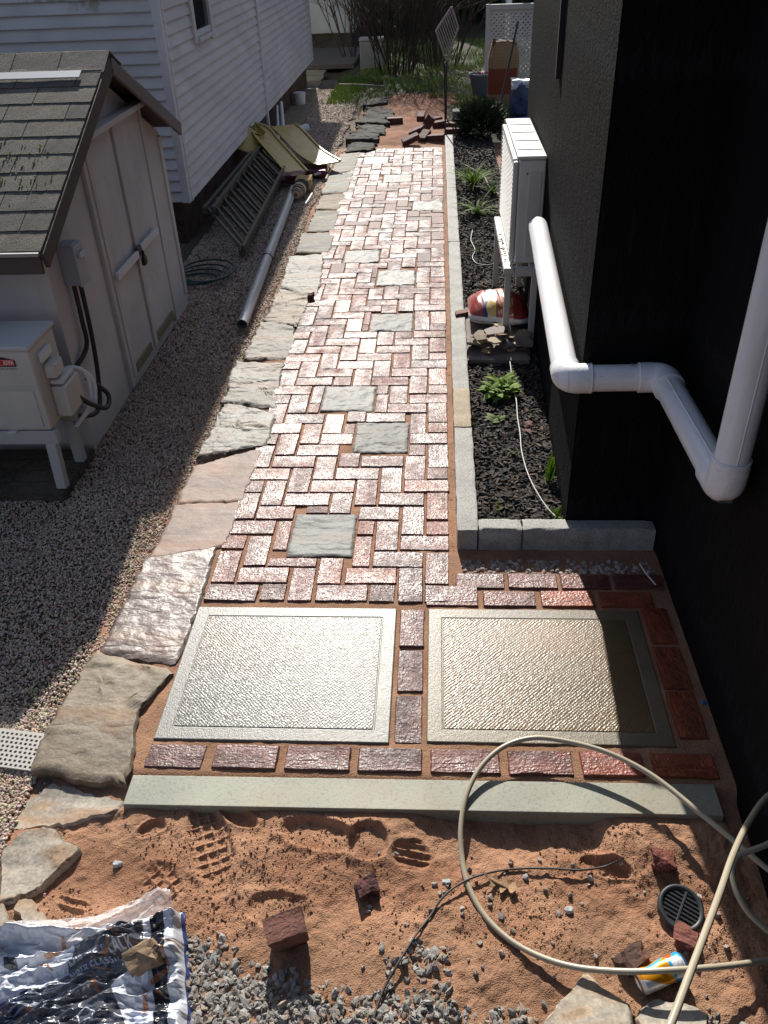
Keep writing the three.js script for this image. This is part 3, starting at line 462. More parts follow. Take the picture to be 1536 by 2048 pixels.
  part('drip_edge', box(X0, X1 + 0.006, NE[1] - 0.008, NE[1] + 0.008, NE[0] - 0.03, NE[0] + 0.034, 0.003), mat([0.34, 0.33, 0.31], 0.5), s);
  // shingles on both slopes
  const slope = Math.atan2(RIDGE[1] - NE[1], NE[0] - RIDGE[0]), SL = Math.hypot(RIDGE[1] - NE[1], NE[0] - RIDGE[0]), rowsN = 11, ex = SL / rowsN;
  const tabs = Array.from({ length: 5 }, () => { const g = new THREE.BoxGeometry(0.296, 0.005, ex + 0.05, 6, 1, 1); const p = g.attributes.position, q = rr(0, 50); for (let i = 0; i < p.count; i++) { const edge = p.getZ(i) > 0 ? 1 : 0; p.setXYZ(i, p.getX(i), p.getY(i) + edge * 0.0015 * (vn(p.getX(i) * 20 + q, 1) - 0.3), p.getZ(i) + edge * 0.004 * (vn(p.getX(i) * 25 + q, 4) - 0.5)); } g.computeVertexNormals(); return uvm(g, q, q); });
  for (let r = 0; r < rowsN; r++) for (let c = 0; c < 9; c++) {
    let x1 = X1 + 0.012 - c * 0.3 + (r % 2) * 0.15 + ((r * 37) % 5) * 0.012, w = 0.296, x0 = x1 - w; if (x1 > X1 + 0.012) { x1 = X1 + 0.012; } w = x1 - x0; if (w < 0.04) continue;
    const t = (r + 0.5) * ex + 0.012, o = part('shingle', pick(tabs), pick(mShingle), roof); o.scale.x = w / 0.296;
    o.position.set((x0 + x1) / 2, NE[1] + Math.sin(slope) * t + 0.012, NE[0] - Math.cos(slope) * t); o.rotation.x = slope - 0.032 + rr(-0.006, 0.006);
  }
  const far = []; const slF = Math.atan2(RIDGE[1] - FE[1], RIDGE[0] - FE[0]), SF = Math.hypot(RIDGE[1] - FE[1], RIDGE[0] - FE[0]);
  part('back_shingles', beam([(X0 + X1) / 2 + 0.008, FE[1] + 0.01, FE[0]], [(X0 + X1) / 2 + 0.008, RIDGE[1] + 0.012, RIDGE[0]], X1 - X0 + 0.016, 0.01), mShingle[0], roof);
  for (let c = 0; c < 11; c++) {                                // ridge caps
    const sh = new THREE.Shape([[-0.14, -0.062], [0, 0.012], [0.14, -0.062], [0.14, -0.055], [0, 0.021], [-0.14, -0.055]].map(p => new THREE.Vector2(p[0], p[1]))); const g = new THREE.ExtrudeGeometry(sh, { depth: 0.25, bevelEnabled: false }); g.rotateY(Math.PI / 2); uvm(g, c, c);
    const o = part('ridge_shingle', g, pick(mShingle), roof); o.position.set(X1 + 0.014 - 0.24 * (c + 1), RIDGE[1] + 0.004 + c * 0.0006, RIDGE[0]); o.rotation.z = 0.012;
  }
  const ft = 0.86; part('flashing_strip', beam([-4.2, NE[1] + Math.sin(slope) * SL * ft + 0.035, NE[0] - Math.cos(slope) * SL * ft], [X1 - 0.08, NE[1] + Math.sin(slope) * SL * ft + 0.03, NE[0] - Math.cos(slope) * SL * ft], 0.055, 0.006, V3(0, Math.cos(slope), Math.sin(slope))), mat([0.5, 0.51, 0.52], 0.6), s);
  // moss tufts
  const moss = []; for (let i = 0; i < 5200; i++) { const a = rr(0, 6.28), q = Math.sqrt(rnd()), x = -2.28 + Math.cos(a) * q * 0.24 + (rnd() < 0.06 ? rr(0, 0.4) : 0), t = 0.5 + Math.sin(a) * q * 0.27; if (fbm(x * 18, t * 18, 0, 3) < 0.48) continue; moss.push([x, NE[1] + Math.sin(slope) * t + 0.02, NE[0] - Math.cos(slope) * t, rr(0.002, 0.006), rr(0, 6), rr(0, 6), rr(0, 6)]); }
  scatter('roof_moss', chunk(1, 0.6, 1, 0.4, 0), mat([1, 1, 1], 1), moss, 'yellow green moss on the shed shingles', 'moss', () => [rr(0.2, 0.36), rr(0.22, 0.36), 0.07]);
}
// electric disconnect box and the line to the heat pump
const mBlackPipe = mat([0.02, 0.02, 0.022], 0.55);
{
  const b = thing('disconnect_box', 'grey electrical disconnect box on the shed gable wall', 'electrical box', [SX, 0, 0]);
  part('box_body', box(0.0, 0.075, 0.78, 0.97, -3.87, -3.77, 0.006), mat([0.3, 0.33, 0.37], 0.5), b); part('cover', box(0.075, 0.084, 0.775, 0.965, -3.875, -3.765, 0.003), mat([0.33, 0.36, 0.4], 0.45), b); part('latch', box(0.084, 0.098, 0.9, 0.925, -3.86, -3.8, 0.003), mat([0.5, 0.53, 0.57], 0.4), b);
  const c = thing('refrigerant_lines', 'pair of black insulated lines from grey box to white heat pump', 'pipe', [0, 0, 0]);
  part('line', tube([[SX + 0.03, 0.79, -3.8], [SX + 0.03, 0.6, -3.79], [SX + 0.03, 0.48, -3.77], [SX + 0.0, 0.42, -3.62], [SX - 0.06, 0.4, -3.5], [SX - 0.1, 0.4, -3.45]], 0.012, 40, 8), mBlackPipe, c);
  part('line', tube([[SX + 0.045, 0.79, -3.84], [SX + 0.045, 0.5, -3.82], [SX + 0.05, 0.3, -3.76], [SX + 0.065, 0.2, -3.66], [SX + 0.055, 0.19, -3.6], [SX + 0.01, 0.3, -3.42], [SX - 0.02, 0.42, -3.36]], 0.012, 50, 8), mBlackPipe, c);
  part('line', tube([[SX + 0.0, 0.46, -3.385], [SX + 0.03, 0.36, -3.43], [SX + 0.07, 0.24, -3.58], [SX + 0.06, 0.27, -3.65], [SX + 0.01, 0.4, -3.57]], 0.012, 40, 8), mBlackPipe, c).position.x = 0.07;
  part('white_line', tube([[SX - 0.09, 0.46, -3.47], [SX - 0.03, 0.49, -3.5], [SX + 0.02, 0.44, -3.54], [SX + 0.02, 0.3, -3.5], [SX - 0.04, 0.22, -3.42]], 0.011, 40, 8), mat([0.75, 0.76, 0.78], 0.5), c).position.x = 0.075;
  part('white_line', tube([[SX - 0.09, 0.45, -3.5], [SX - 0.01, 0.47, -3.53], [SX + 0.035, 0.4, -3.56], [SX + 0.03, 0.3, -3.53], [SX - 0.03, 0.23, -3.45]], 0.011, 40, 8), mat([0.75, 0.76, 0.78], 0.5), c).position.x = 0.075;
}
const mUnit = mat([0.66, 0.65, 0.6], 0.5, { map: T.dirtMap });
{
  const X1 = -1.722, X0 = -2.55, Y0 = 0.325, Y1 = 0.735, Z1 = -3.2, Z0 = -3.47;
  const u = thing('heat_pump', 'cream outdoor heat pump with red logo beside the shed', 'heat pump', [0, 0, 0], 0, 'outdoor heat pump units');
  part('casing', box(X0, X1, Y0, Y1 - 0.02, Z0, Z1, 0.012), mUnit, u); part('top_cover', box(X0 - 0.008, X1 + 0.01, Y1 - 0.022, Y1, Z0 - 0.006, Z1 + 0.012, 0.008), mat([0.62, 0.63, 0.63], 0.45, { map: T.dirtMap }), u);
  part('front_panel', box(X0 + 0.3, X1 - 0.03, Y0 + 0.02, Y0 + 0.2, Z1, Z1 + 0.005, 0.002), mUnit, u); part('front_rib', box(X0 + 0.3, X1 - 0.03, Y0 + 0.215, Y0 + 0.22, Z1, Z1 + 0.004, 0.001), mUnit, u);
  for (let i = 0; i < 9; i++) part('grille_bar', bar([X0 + 0.02, Y0 + 0.04 + i * 0.038, Z1 + 0.008], [X1 - 0.33, Y0 + 0.04 + i * 0.038, Z1 + 0.008], 0.004, 6), mat([0.15, 0.15, 0.15], 0.5), u);
  const vc = part('valve_cover', box(X1, X1 + 0.07, Y0 + 0.02, Y0 + 0.17, Z0 + 0.01, Z1 - 0.09, 0.01), mUnit, u); part('cover_top', box(X1, X1 + 0.06, Y0 + 0.175, Y0 + 0.2, Z0 + 0.03, Z1 - 0.1, 0.008), mTrimW, vc);
  part('side_handle', box(X1, X1 + 0.02, Y0 + 0.3, Y0 + 0.345, Z0 + 0.1, Z1 - 0.06, 0.008), mTrimW, u); part('valve_block', box(X1, X1 + 0.05, Y0 + 0.215, Y0 + 0.28, Z0 + 0.09, Z1 - 0.08, 0.008), mUnit, u);
  const dg = new THREE.PlaneGeometry(0.125, 0.066); dg.translate(X1 - 0.128, Y1 - 0.082, Z1 + 0.003);
  part('logo_sticker', dg, mat([1, 1, 1], 0.5, { transparent: true, map: canvasTex(400, 170, (c, w, h) => {
    c.clearRect(0, 0, w, h); c.fillStyle = '#17110f'; c.beginPath(); c.moveTo(20, 40); c.lineTo(200, 4); c.lineTo(384, 40); c.lineTo(384, 118); c.lineTo(20, 118); c.closePath(); c.fill();
    c.fillStyle = '#c01f28'; c.fillRect(34, 34, 336, 72); c.strokeStyle = '#e8c9c4'; c.lineWidth = 4; c.strokeRect(44, 42, 316, 56);
    c.fillStyle = '#f3e6e0'; c.font = 'bold 58px sans-serif'; c.textAlign = 'right'; c.fillText('KERR', 356, 91);
    c.strokeStyle = '#3f5a48'; c.lineWidth = 5; c.beginPath(); for (let x = 40; x < 380; x += 6) { const y = 144 + 10 * Math.sin(x * 0.13) * Math.sin(x * 0.041 + 1); x === 40 ? c.moveTo(x, y) : c.lineTo(x, y); } c.stroke();
  }) }), u);
  const st = thing('pump_stand', 'white four legged stand under the cream heat pump', 'stand', [0, 0, 0]);
  const mS = mat([0.55, 0.56, 0.55], 0.55, { map: T.dirtMap });
  part('rail', box(X0, X1 + 0.01, 0.25, 0.32, Z1 - 0.045, Z1 - 0.005, 0.005), mS, st); part('rail', box(X0, X1 + 0.01, 0.25, 0.32, Z0 + 0.005, Z0 + 0.045, 0.005), mS, st); part('foot_bracket', box(X1 - 0.2, X1 - 0.16, 0.32, 0.327, Z1 - 0.05, Z1 + 0.02, 0.002), mTrimW, st);
  for (const [x, z] of [[X1 - 0.03, Z1 - 0.025], [X1 - 0.03, Z0 + 0.025], [X0 + 0.04, Z1 - 0.025], [X0 + 0.04, Z0 + 0.025]]) part('leg', beam([x, 0.018, z + (z > -3.3 ? 0.02 : 0)], [x, 0.252, z], 0.05, 0.045, V3(0, 0, 1)), mS, st);
  const pf = thing('timber_platform', 'low grey timber platform under the pump stand', 'platform');
  const mW = [0, 1, 2].map(i => mat([0.13 + 0.02 * i, 0.11 + 0.018 * i, 0.085 + 0.012 * i], 0.9, { map: T.soilMap, bumpMap: T.grainBump, bumpScale: 0.003 }));
  for (let i = 0; i < 4; i++) part('plank', box(-2.9, -1.735, -0.03, 0.018, -3.155 - 0.1 * (i + 1) + 0.004, -3.155 - 0.1 * i, 0.004), mW[i % 3], pf);
  part('bearer', box(-1.79, -1.745, -0.1, -0.033, -3.55, -3.16, 0.004), mW[0], pf);
}

// ---------- things lying beside the house ----------
{
  const l = thing('extension_ladder', 'aluminium ladder lying on edge against the house foundation', 'ladder');
  const mA = mat([0.17, 0.17, 0.155], 0.5, { metalness: 0.4, map: T.dirtMap }), mB = mat([0.12, 0.11, 0.08], 0.6, { metalness: 0.3, map: T.dirtMap });
  const sec = (a0, a1, b0, b1, n, m, tag_) => {
    part('rail', beam(a0, a1, 0.03, 0.06), m, l); part('rail', beam(b0, b1, 0.03, 0.06), m, l);
    for (let i = 0; i < n; i++) { const t = (i + 0.35) / n; part('rung', bar(a0.clone().lerp(a1, t), b0.clone().lerp(b1, t), 0.015, 8), m, l); }
  };
  sec(V3(-1.95, 0.2, -7.1), V3(-1.93, 0.19, -9.7), V3(-1.545, 0.03, -6.5), V3(-1.6, 0.03, -9.3), 9, mA);
  sec(V3(-1.84, 0.235, -6.98), V3(-1.86, 0.225, -9.6), V3(-1.5, 0.095, -6.4), V3(-1.56, 0.095, -9.1), 9, mB);
  const p = thing('metal_flue_pipe', 'long galvanised pipe lying on the gravel beside the ladder', 'pipe');
  const a = V3(-1.262, 0.03, -5.08), b = V3(-1.395, 0.03, -8.4), d = b.clone().sub(a).normalize();
  const mG = mat([0.42, 0.43, 0.44], 0.5, { metalness: 0.45, bumpMap: T.plasticBump, bumpScale: 0.002 });
  const ring = new THREE.LatheGeometry([[0.034, 0], [0.037, 0], [0.037, 3.33], [0.034, 3.33], [0.034, 0]].map(q => new THREE.Vector2(...q)), 28); ring.applyQuaternion(new THREE.Quaternion().setFromUnitVectors(V3(0, 1, 0), d)); ring.translate(a.x, a.y, a.z);
  part('pipe', ring, mG, p); const q = a.clone().addScaledVector(d, 1.35); part('joint_collar', bar(q, q.clone().addScaledVector(d, 0.08), 0.0395, 28), mG, p);
  part('wire_tie', new THREE.TorusGeometry(0.041, 0.003, 6, 24).applyQuaternion(new THREE.Quaternion().setFromUnitVectors(V3(0, 0, 1), d)).translate(a.x + d.x * 1.3, a.y, a.z + d.z * 1.3), mat([0.05, 0.05, 0.05], 0.5), p);
  // yellow plastic slide in two pieces
  const mY = mat([0.46, 0.33, 0.07], 0.45, { map: T.dirtMap, bumpMap: T.plasticBump, bumpScale: 0.003 });
  const trough = (pts, w, side) => { const c = new THREE.CatmullRomCurve3(pts.map(p => V3(...p))); const ws = []; const N = 36;
    const prof = [[-w / 2, 0.016], [-w / 2 + 0.012, 0.013], [-w / 2 + 0.02, 0], [w / 2 - 0.02, 0], [w / 2 - 0.012, 0.013], [w / 2, 0.016], [w / 2 + 0.012, 0.013], [w / 2 - 0.005, -0.012], [-w / 2 + 0.005, -0.012], [-w / 2 - 0.012, 0.013], [-w / 2, 0.016]];
    return uvm(toCreasedNormals(grid(prof.length - 1, N, (u, v) => { const k = Math.round(u * (prof.length - 1)), t = c.getTangent(v), P = c.getPoint(v); const s = new THREE.Vector3(side[0], side[1], side[2]); s.addScaledVector(t, -s.dot(t)).normalize(); const up = new THREE.Vector3().crossVectors(s, t).normalize(); if (up.y < 0) up.negate(); return [P.x + s.x * prof[k][0] + up.x * prof[k][1], P.y + s.y * prof[k][0] + up.y * prof[k][1], P.z + s.z * prof[k][0] + up.z * prof[k][1]]; }), 0.6)); };
  const ys = thing('slide_section', 'yellow plastic slide piece with bolt holes lying over the other', 'slide', [0, 0, 0], 0, 'yellow slide pieces');
  part('chute', trough([[-1.72, 0.3, -10.05], [-1.6, 0.26, -9.85], [-1.35, 0.14, -9.45], [-1.13, 0.1, -9.12]], 0.3, [0.75, 0, -0.65].map(v => v)), mY, ys);
  for (let i = 0; i < 4; i++) { const t = i / 3; part('bolt_hole', new THREE.CylinderGeometry(0.008, 0.008, 0.006, 10).translate(mix(-1.24, -1.1, t), 0.125, mix(-9.12, -9.26, t) + 0.03), mat([0.02, 0.02, 0.02], 0.8), ys); }
  const y2 = thing('slide_section', 'yellow plastic slide piece with curled end beneath the other', 'slide', [0, 0, 0], 0, 'yellow slide pieces');
  part('chute', trough([[-1.96, 0.22, -9.15], [-1.98, 0.33, -9.35], [-1.9, 0.36, -9.55], [-1.78, 0.28, -9.4], [-1.5, 0.12, -8.98], [-1.42, 0.08, -8.85]], 0.24, [0.6, 0, -0.8]), mY, y2);
  const mM = mat([0.13, 0.025, 0.04], 0.5, { map: T.dirtMap });
  const mr = thing('maroon_tray', 'maroon plastic tray under the yellow slide', 'tray'); part('tray', stone([[-1.44, -9.0], [-1.14, -8.98], [-1.16, -9.28], [-1.42, -9.3]], 0.06, 0.05, { rough: 0.006, n: 40 }), mM, mr); part('white_edge', beam([-1.26, 0.03, -8.95], [-1.16, 0.035, -9.02], 0.02, 0.02), mTrimW, mr);
  const cl = thing('rolled_cushion', 'rolled striped cushion with yellow and navy ends by the metal pipe', 'cushion');
  const stripe = canvasTex(256, 256, (c, w, h) => { for (let i = 0; i < 12; i++) { c.fillStyle = ['#b9a08c', '#5c4030', '#d8c9b6', '#7a5a45'][i % 4]; c.fillRect(0, i * 22, w, 22); } c.fillStyle = '#1c2240'; c.fillRect(0, 0, w, 26); });
  const rg = new THREE.LatheGeometry([[0.001, 0], [0.035, 0.002], [0.04, 0.012], [0.052, 0.02], [0.048, 0.05], [0.06, 0.07], [0.056, 0.1], [0.065, 0.13], [0.062, 0.2], [0.07, 0.24]].map(q => new THREE.Vector2(...q)), 20); rg.applyQuaternion(new THREE.Quaternion().setFromUnitVectors(V3(0, 1, 0), V3(0.1, 0.08, -1).normalize())); rg.translate(-1.33, 0.05, -8.12); part('roll', rg, mat([0.8, 0.8, 0.8], 0.9, { map: stripe }), cl);
  part('yellow_cover', chunk(0.085, 0.06, 0.13, 0.2, 2).translate(-1.3, 0.06, -8.52), mat([0.4, 0.26, 0.08], 0.8), cl);
  single('maroon_cloth', chunk(0.14, 0.055, 0.12, 0.35, 3).translate(-1.47, 0.06, -8.72), mM, 'crumpled maroon plastic beside the rolled cushion', 'cloth');
  single('white_rod', bar([-1.225, 0.0, -7.98], [-1.2, 0.012, -8.3], 0.009, 8), mTrimW, 'short white rod on the gravel by the rolled cushion', 'rod');
  single('garden_hose_coil', merge([0, 1, 2, 3].map(i => { const g = new THREE.TorusGeometry(0.15 + 0.018 * i, 0.008, 8, 48); g.rotateX(Math.PI / 2 + 0.05 * i - 0.08); g.translate(-1.78 + 0.02 * i, 0.005 + 0.012 * i, -6.02 - 0.025 * i); return g; })), mat([0.02, 0.06, 0.06], 0.5), 'coil of teal green hose lying by the shed corner', 'hose');
  // clutter farther along the foundation
  const roll = new THREE.CylinderGeometry(0.05, 0.05, 0.36, 20); const can_ = thing('white_canister', 'white cylinder lying against the house beyond the slide', 'canister', [-1.72, 0.06, -11.0], 0); part('body', roll.clone().rotateZ(Math.PI / 2).rotateY(0.9), mTrimW, can_);
  for (let i = 0; i < 5; i++) part('vent_slot', box(-0.012, 0.012, 0.044, 0.052, -0.008, 0.008, 0.001).translate((i - 2) * 0.05, 0, 0).rotateY(0.9), mat([0.06, 0.06, 0.06], 0.7), can_);
  const wp = thing('white_pipe_bundle', 'two white plastic pipes leaning on the dark foundation', 'pipe'); part('pipe', bar([-1.84, 0.0, -10.75], [-1.98, 0.28, -11.6], 0.022, 12), mTrimW, wp); part('pipe', bar([-1.9, 0.0, -10.7], [-2.02, 0.26, -11.5], 0.018, 12), mTrimW, wp);
  single('pale_bucket', new THREE.CylinderGeometry(0.09, 0.075, 0.18, 20).translate(-1.98, 0.06, -13.2), mTrimW, 'pale bucket at the foundation beside the concrete pavers', 'bucket');
  single('twig', tube([G(625, 360, 0), G(622, 352, 0.01), G(628, 343, 0.02)].map(v => v), 0.003, 12, 5).translate(0, 0.004, 0), mat([0.35, 0.28, 0.2], 0.9), 'pale twig on the gravel near the flagstones', 'twig');
  single('timber_stake', beam(G(652, 358, 0.01), G(673, 305, 0.02), 0.02, 0.012), mat([0.35, 0.3, 0.22], 0.9), 'thin pale timber strip beside the tan flagstones', 'timber');
}
// concrete pavers at the far end of the house
{
  const pv = struct('paver_walk', 'old concrete paver walk beside the far house wall', 'path');
  const mP = mat([0.34, 0.29, 0.2], 0.85, { map: T.speckMap, bumpMap: T.grainBump, bumpScale: 0.004 });
  for (let i = 0; i < 9; i++) for (let c = 0; c < 2; c++) { const z0 = -11.0 - i * 0.62, x0 = c ? -2.12 : -1.74 - i * 0.03; part('paver', stone([[x0 - 0.33, z0 - 0.58], [x0 + 0.02, z0 - 0.58], [x0 + 0.02, z0], [x0 - 0.33, z0]], 0.0 + rr(-0.01, 0.01), 0.05, { rough: 0.003, n: 32, rings: 3, wob: 0.008 }), mP, pv); }
  const st = thing('concrete_step', 'dark concrete slab in front of the white outbuilding', 'step'); part('slab', box(-2.75, -1.5, -0.05, 0.03, -19.3, -16.9, 0.01), mat([0.16, 0.14, 0.12], 0.9, { map: T.speckMap }), st);
  const ob = thing('white_outbuilding', 'white outbuilding with a plain door beyond the house', 'building');
  const mOb = mat([0.7, 0.7, 0.66], 0.7, { map: T.mossMap });
  part('wall', box(-7, -1.72, 0.25, 3.2, -24, -19.6, 0), mOb, ob); part('footing', box(-7, -1.75, -0.1, 0.248, -23.9, -19.63, 0), mat([0.15, 0.13, 0.1], 0.9, { map: T.soilMap }), ob);
  part('door', box(-2.6, -1.82, 0.26, 2.4, -19.598, -19.56, 0.01), mOb, ob); part('door_seam', box(-2.6, -1.82, 1.02, 1.03, -19.562, -19.553, 0), mat([0.2, 0.2, 0.2], 0.8), ob); part('corner_post', box(-2.72, -2.64, 0.2, 2.6, -19.6, -19.5, 0.01), mTrimW, ob);
  part('roof', box(-7.2, -1.6, 3.2, 3.35, -24.2, -19.4, 0), mRoofFar, ob);
}

// ---------- black parged building on the right ----------
{
  const w = thing('black_building', 'tall building with rough black painted foundation wall on the right', 'building');
  const mP = mat([0.009, 0.0095, 0.011], 0.8, { physical: true, specularIntensity: 0.3, map: T.pargeMap, bumpMap: T.pargeBump, bumpScale: 0.006 }), mPlit = mat([0.014, 0.0148, 0.017], 0.8, { physical: true, specularIntensity: 0.12, map: T.pargeMap, bumpMap: T.pargeBump, bumpScale: 0.006 });  // second paint is a lighter copy for the side the sun grazes
  const foot = [[0.53, -2.835], [0.575, -4.4], [0.6, -6.15], [4.5, -6.15], [4.5, 3], [0.91, 3], [0.892, -2.72], [0.89, -2.835]];
  const sh = new THREE.Shape(foot.map(p => new THREE.Vector2(p[0], -p[1]))); const g = new THREE.ExtrudeGeometry(sh, { depth: 3.1, bevelEnabled: false }); g.rotateX(-Math.PI / 2); g.translate(0, -0.1, 0);
  part('wall', uvm(g), mP, w);
  { const f = (a, b) => grid(2, 2, (u, v) => [mix(a[0], b[0], u) - 0.003, mix(-0.05, 2.98, v), mix(a[1], b[1], u), mix(a[1], b[1], u), mix(-0.05, 2.98, v)]); part('lit_worn_coat', f([0.53, -2.833], [0.575, -4.4]), mPlit, w); part('lit_worn_coat', f([0.575, -4.4], [0.6, -6.15]), mPlit, w); }  // worn black coat, its colour lightened to paint in grazing sun on this side
  part('board_edge', box(0.553, 0.59, 1.5, 3.0, -4.47, -4.44, 0.003), mat([0.012, 0.012, 0.013], 0.8), w);
  part('roof', box(0.55, 4.8, 3.0, 3.12, -6.2, 3.2, 0), mRoofFar, w);
}
// white drain pipe wrapping the corner
{
  const mPVC = mat([0.88, 0.89, 0.91], 0.34, { physical: true, clearcoat: 0.3, clearcoatRoughness: 0.3, bumpMap: T.plasticBump, bumpScale: 0.0006, map: T.pvcMap });
  const r = 0.048, d = thing('drain_pipe', 'white plastic downpipe that turns and wraps round the black wall corner', 'drain pipe');
  const E0 = V3(0.515, 0.83, -4.4), C1 = V3(0.468, 0.765, -2.79), C2 = V3(0.806, 0.775, -2.775), Y = V3(0.826, 0.775, -2.06), TOP = V3(0.832, 2.9, -2.06);
  const hollow = (a, b, ro) => { const L = a.distanceTo(b), q = b.clone().sub(a).normalize(); const g = new THREE.LatheGeometry([[ro - 0.004, 0], [ro, 0], [ro, L], [ro - 0.004, L], [ro - 0.004, 0]].map(p => new THREE.Vector2(...p)), 40); g.applyQuaternion(new THREE.Quaternion().setFromUnitVectors(V3(0, 1, 0), q)); g.translate(a.x, a.y, a.z); return g; };
  part('pipe_run', hollow(E0, C1.clone().lerp(E0, 0.03), r), mPVC, d);
  const elbow = (p, a, b, ro, L = 0.085) => { const A = a.clone().sub(p).normalize(), B = b.clone().sub(p).normalize(); const P0 = p.clone().addScaledVector(A, L), P1 = p.clone().addScaledVector(B, L); const c = new THREE.CurvePath(); c.add(new THREE.LineCurve3(P0, p.clone().addScaledVector(A, 0.045))); c.add(new THREE.QuadraticBezierCurve3(p.clone().addScaledVector(A, 0.045), p.clone(), p.clone().addScaledVector(B, 0.045))); c.add(new THREE.LineCurve3(p.clone().addScaledVector(B, 0.045), P1));
    const geo = new THREE.TubeGeometry(c, 36, ro, 36, false); return merge([geo, ...[[P0, A], [P1, B]].map(([q, dir]) => { const t = new THREE.TorusGeometry(ro - 0.003, 0.004, 8, 36); t.applyQuaternion(new THREE.Quaternion().setFromUnitVectors(V3(0, 0, 1), dir)); t.translate(q.x, q.y, q.z); return t; })]); };
  part('elbow', elbow(C1, E0, C2, r + 0.006), mPVC, d);
  part('pipe_run', hollow(C1, C2, r), mPVC, d);
  part('elbow', elbow(C2, C1, Y, r + 0.006), mPVC, d);
  part('pipe_run', hollow(C2, Y, r), mPVC, d);
  part('elbow', elbow(Y, C2, TOP, r + 0.006, 0.1), mPVC, d);
  const vp = part('vertical_pipe', hollow(Y, TOP, r), mPVC, d); part('seam', bar(Y.clone().add(V3(0.0, 0.1, r)), TOP.clone().add(V3(0, 0, r)), 0.002, 6), mPVC, vp);
  part('seam', bar(C2.clone().add(V3(-0.015, r - 0.001, 0.1)), Y.clone().add(V3(-0.015, r - 0.001, -0.1)), 0.0025, 6), mPVC, d);
  const mk = mat([0.08, 0.08, 0.09], 0.6); part('rivet', box(-0.02, 0.02, -0.004, 0.004, -0.003, 0.003, 0.002).translate(Y.x - 0.01, Y.y - 0.01, Y.z + r + 0.006), mk, d); part('rivet', new THREE.SphereGeometry(0.005, 8, 6).translate(0.69, 0.782 + r, -2.77), mk, d);
}
// heat pump on its stand in front of the black wall
{
  const X0 = 0.402, X1 = 0.575, Y0 = 0.525, Y1 = 1.1, Z1 = -4.72, Z0 = -5.72;
  const u = thing('heat_pump', 'white outdoor heat pump with louvred front against the black wall', 'heat pump', [0, 0, 0], 0, 'outdoor heat pump units');
  const mU = mat([0.72, 0.72, 0.69], 0.45, { map: T.dirtMap });
  part('casing', box(X0 + 0.03, X1, Y0, Y1 - 0.02, Z0, Z1, 0.01), mU, u); const tc = part('top_cover', box(X0 + 0.02, X1, Y1 - 0.018, Y1, Z0 - 0.004, Z1 + 0.008, 0.006), mU, u);
  for (let i = 0; i < 4; i++) part('top_rib', box(X0 + 0.03, X1 - 0.01, Y1, Y1 + 0.004, Z0 + 0.12 + i * 0.22, Z0 + 0.2 + i * 0.22, 0.002), mU, tc);
  part('front_frame', merge([box(X0, X0 + 0.028, Y0 + 0.01, Y1 - 0.03, Z1 - 0.04, Z1 - 0.004, 0.012), box(X0, X0 + 0.028, Y0 + 0.01, Y1 - 0.03, Z0 + 0.004, Z0 + 0.04, 0.012), box(X0, X0 + 0.028, Y1 - 0.05, Y1 - 0.022, Z0 + 0.042, Z1 - 0.042, 0.008)]), mU, u);
  for (let i = 0; i < 22; i++) part('louvre', box(X0 + 0.002, X0 + 0.028, Y0 + 0.03 + i * 0.0225, Y0 + 0.042 + i * 0.0225, Z0 + 0.042, Z1 - 0.042, 0.003), mU, u);
  part('back_plate', box(X0 + 0.0285, X0 + 0.0295, Y0 + 0.02, Y1 - 0.05, Z0 + 0.05, Z1 - 0.05, 0), mat([0.06, 0.06, 0.06], 0.7), u);
  part('side_panel', box(X0 + 0.085, X1 - 0.02, Y0 + 0.04, Y1 - 0.08, Z1, Z1 + 0.005, 0.003), mU, u); part('side_screw', new THREE.CylinderGeometry(0.006, 0.006, 0.006, 10).rotateX(Math.PI / 2).translate(X0 + 0.075, Y1 - 0.09, Z1 + 0.002), mat([0.2, 0.2, 0.2], 0.5), u);
  const st = thing('unit_stand', 'white metal stand holding the louvred heat pump above the mulch', 'stand');
  const mS = mat([0.62, 0.61, 0.57], 0.5, { map: T.dirtMap });
  part('rail', box(0.372, 0.43, 0.488, 0.52, -5.66, -4.66, 0.004), mS, st); part('rail', box(0.432, 0.58, 0.47, 0.515, -4.71, -4.665, 0.004), mS, st); part('rail', box(0.52, 0.57, 0.488, 0.52, -5.66, -4.715, 0.004), mS, st);
  for (const [x, z] of [[0.4, -4.688], [0.395, -5.62], [0.55, -4.692], [0.55, -5.62]]) part('leg', beam([x, 0.05, z], [x, 0.487, z], 0.036, 0.03, V3(0, 0, 1)), mS, st);
  const lv = []; for (let i = 0; i < 40; i++) lv.push([rr(0.375, 0.4), 0.522, rr(-5.3, -4.68), [0.006, 0.002, 0.004], 0, rr(0, 6), 0]);
  scatter('leaf_litter', chunk(1, 1, 1, 0.3, 0), mat([0.05, 0.035, 0.02], 0.9), lv, 'dry crumbs of leaves on the white stand rail', 'litter');
}
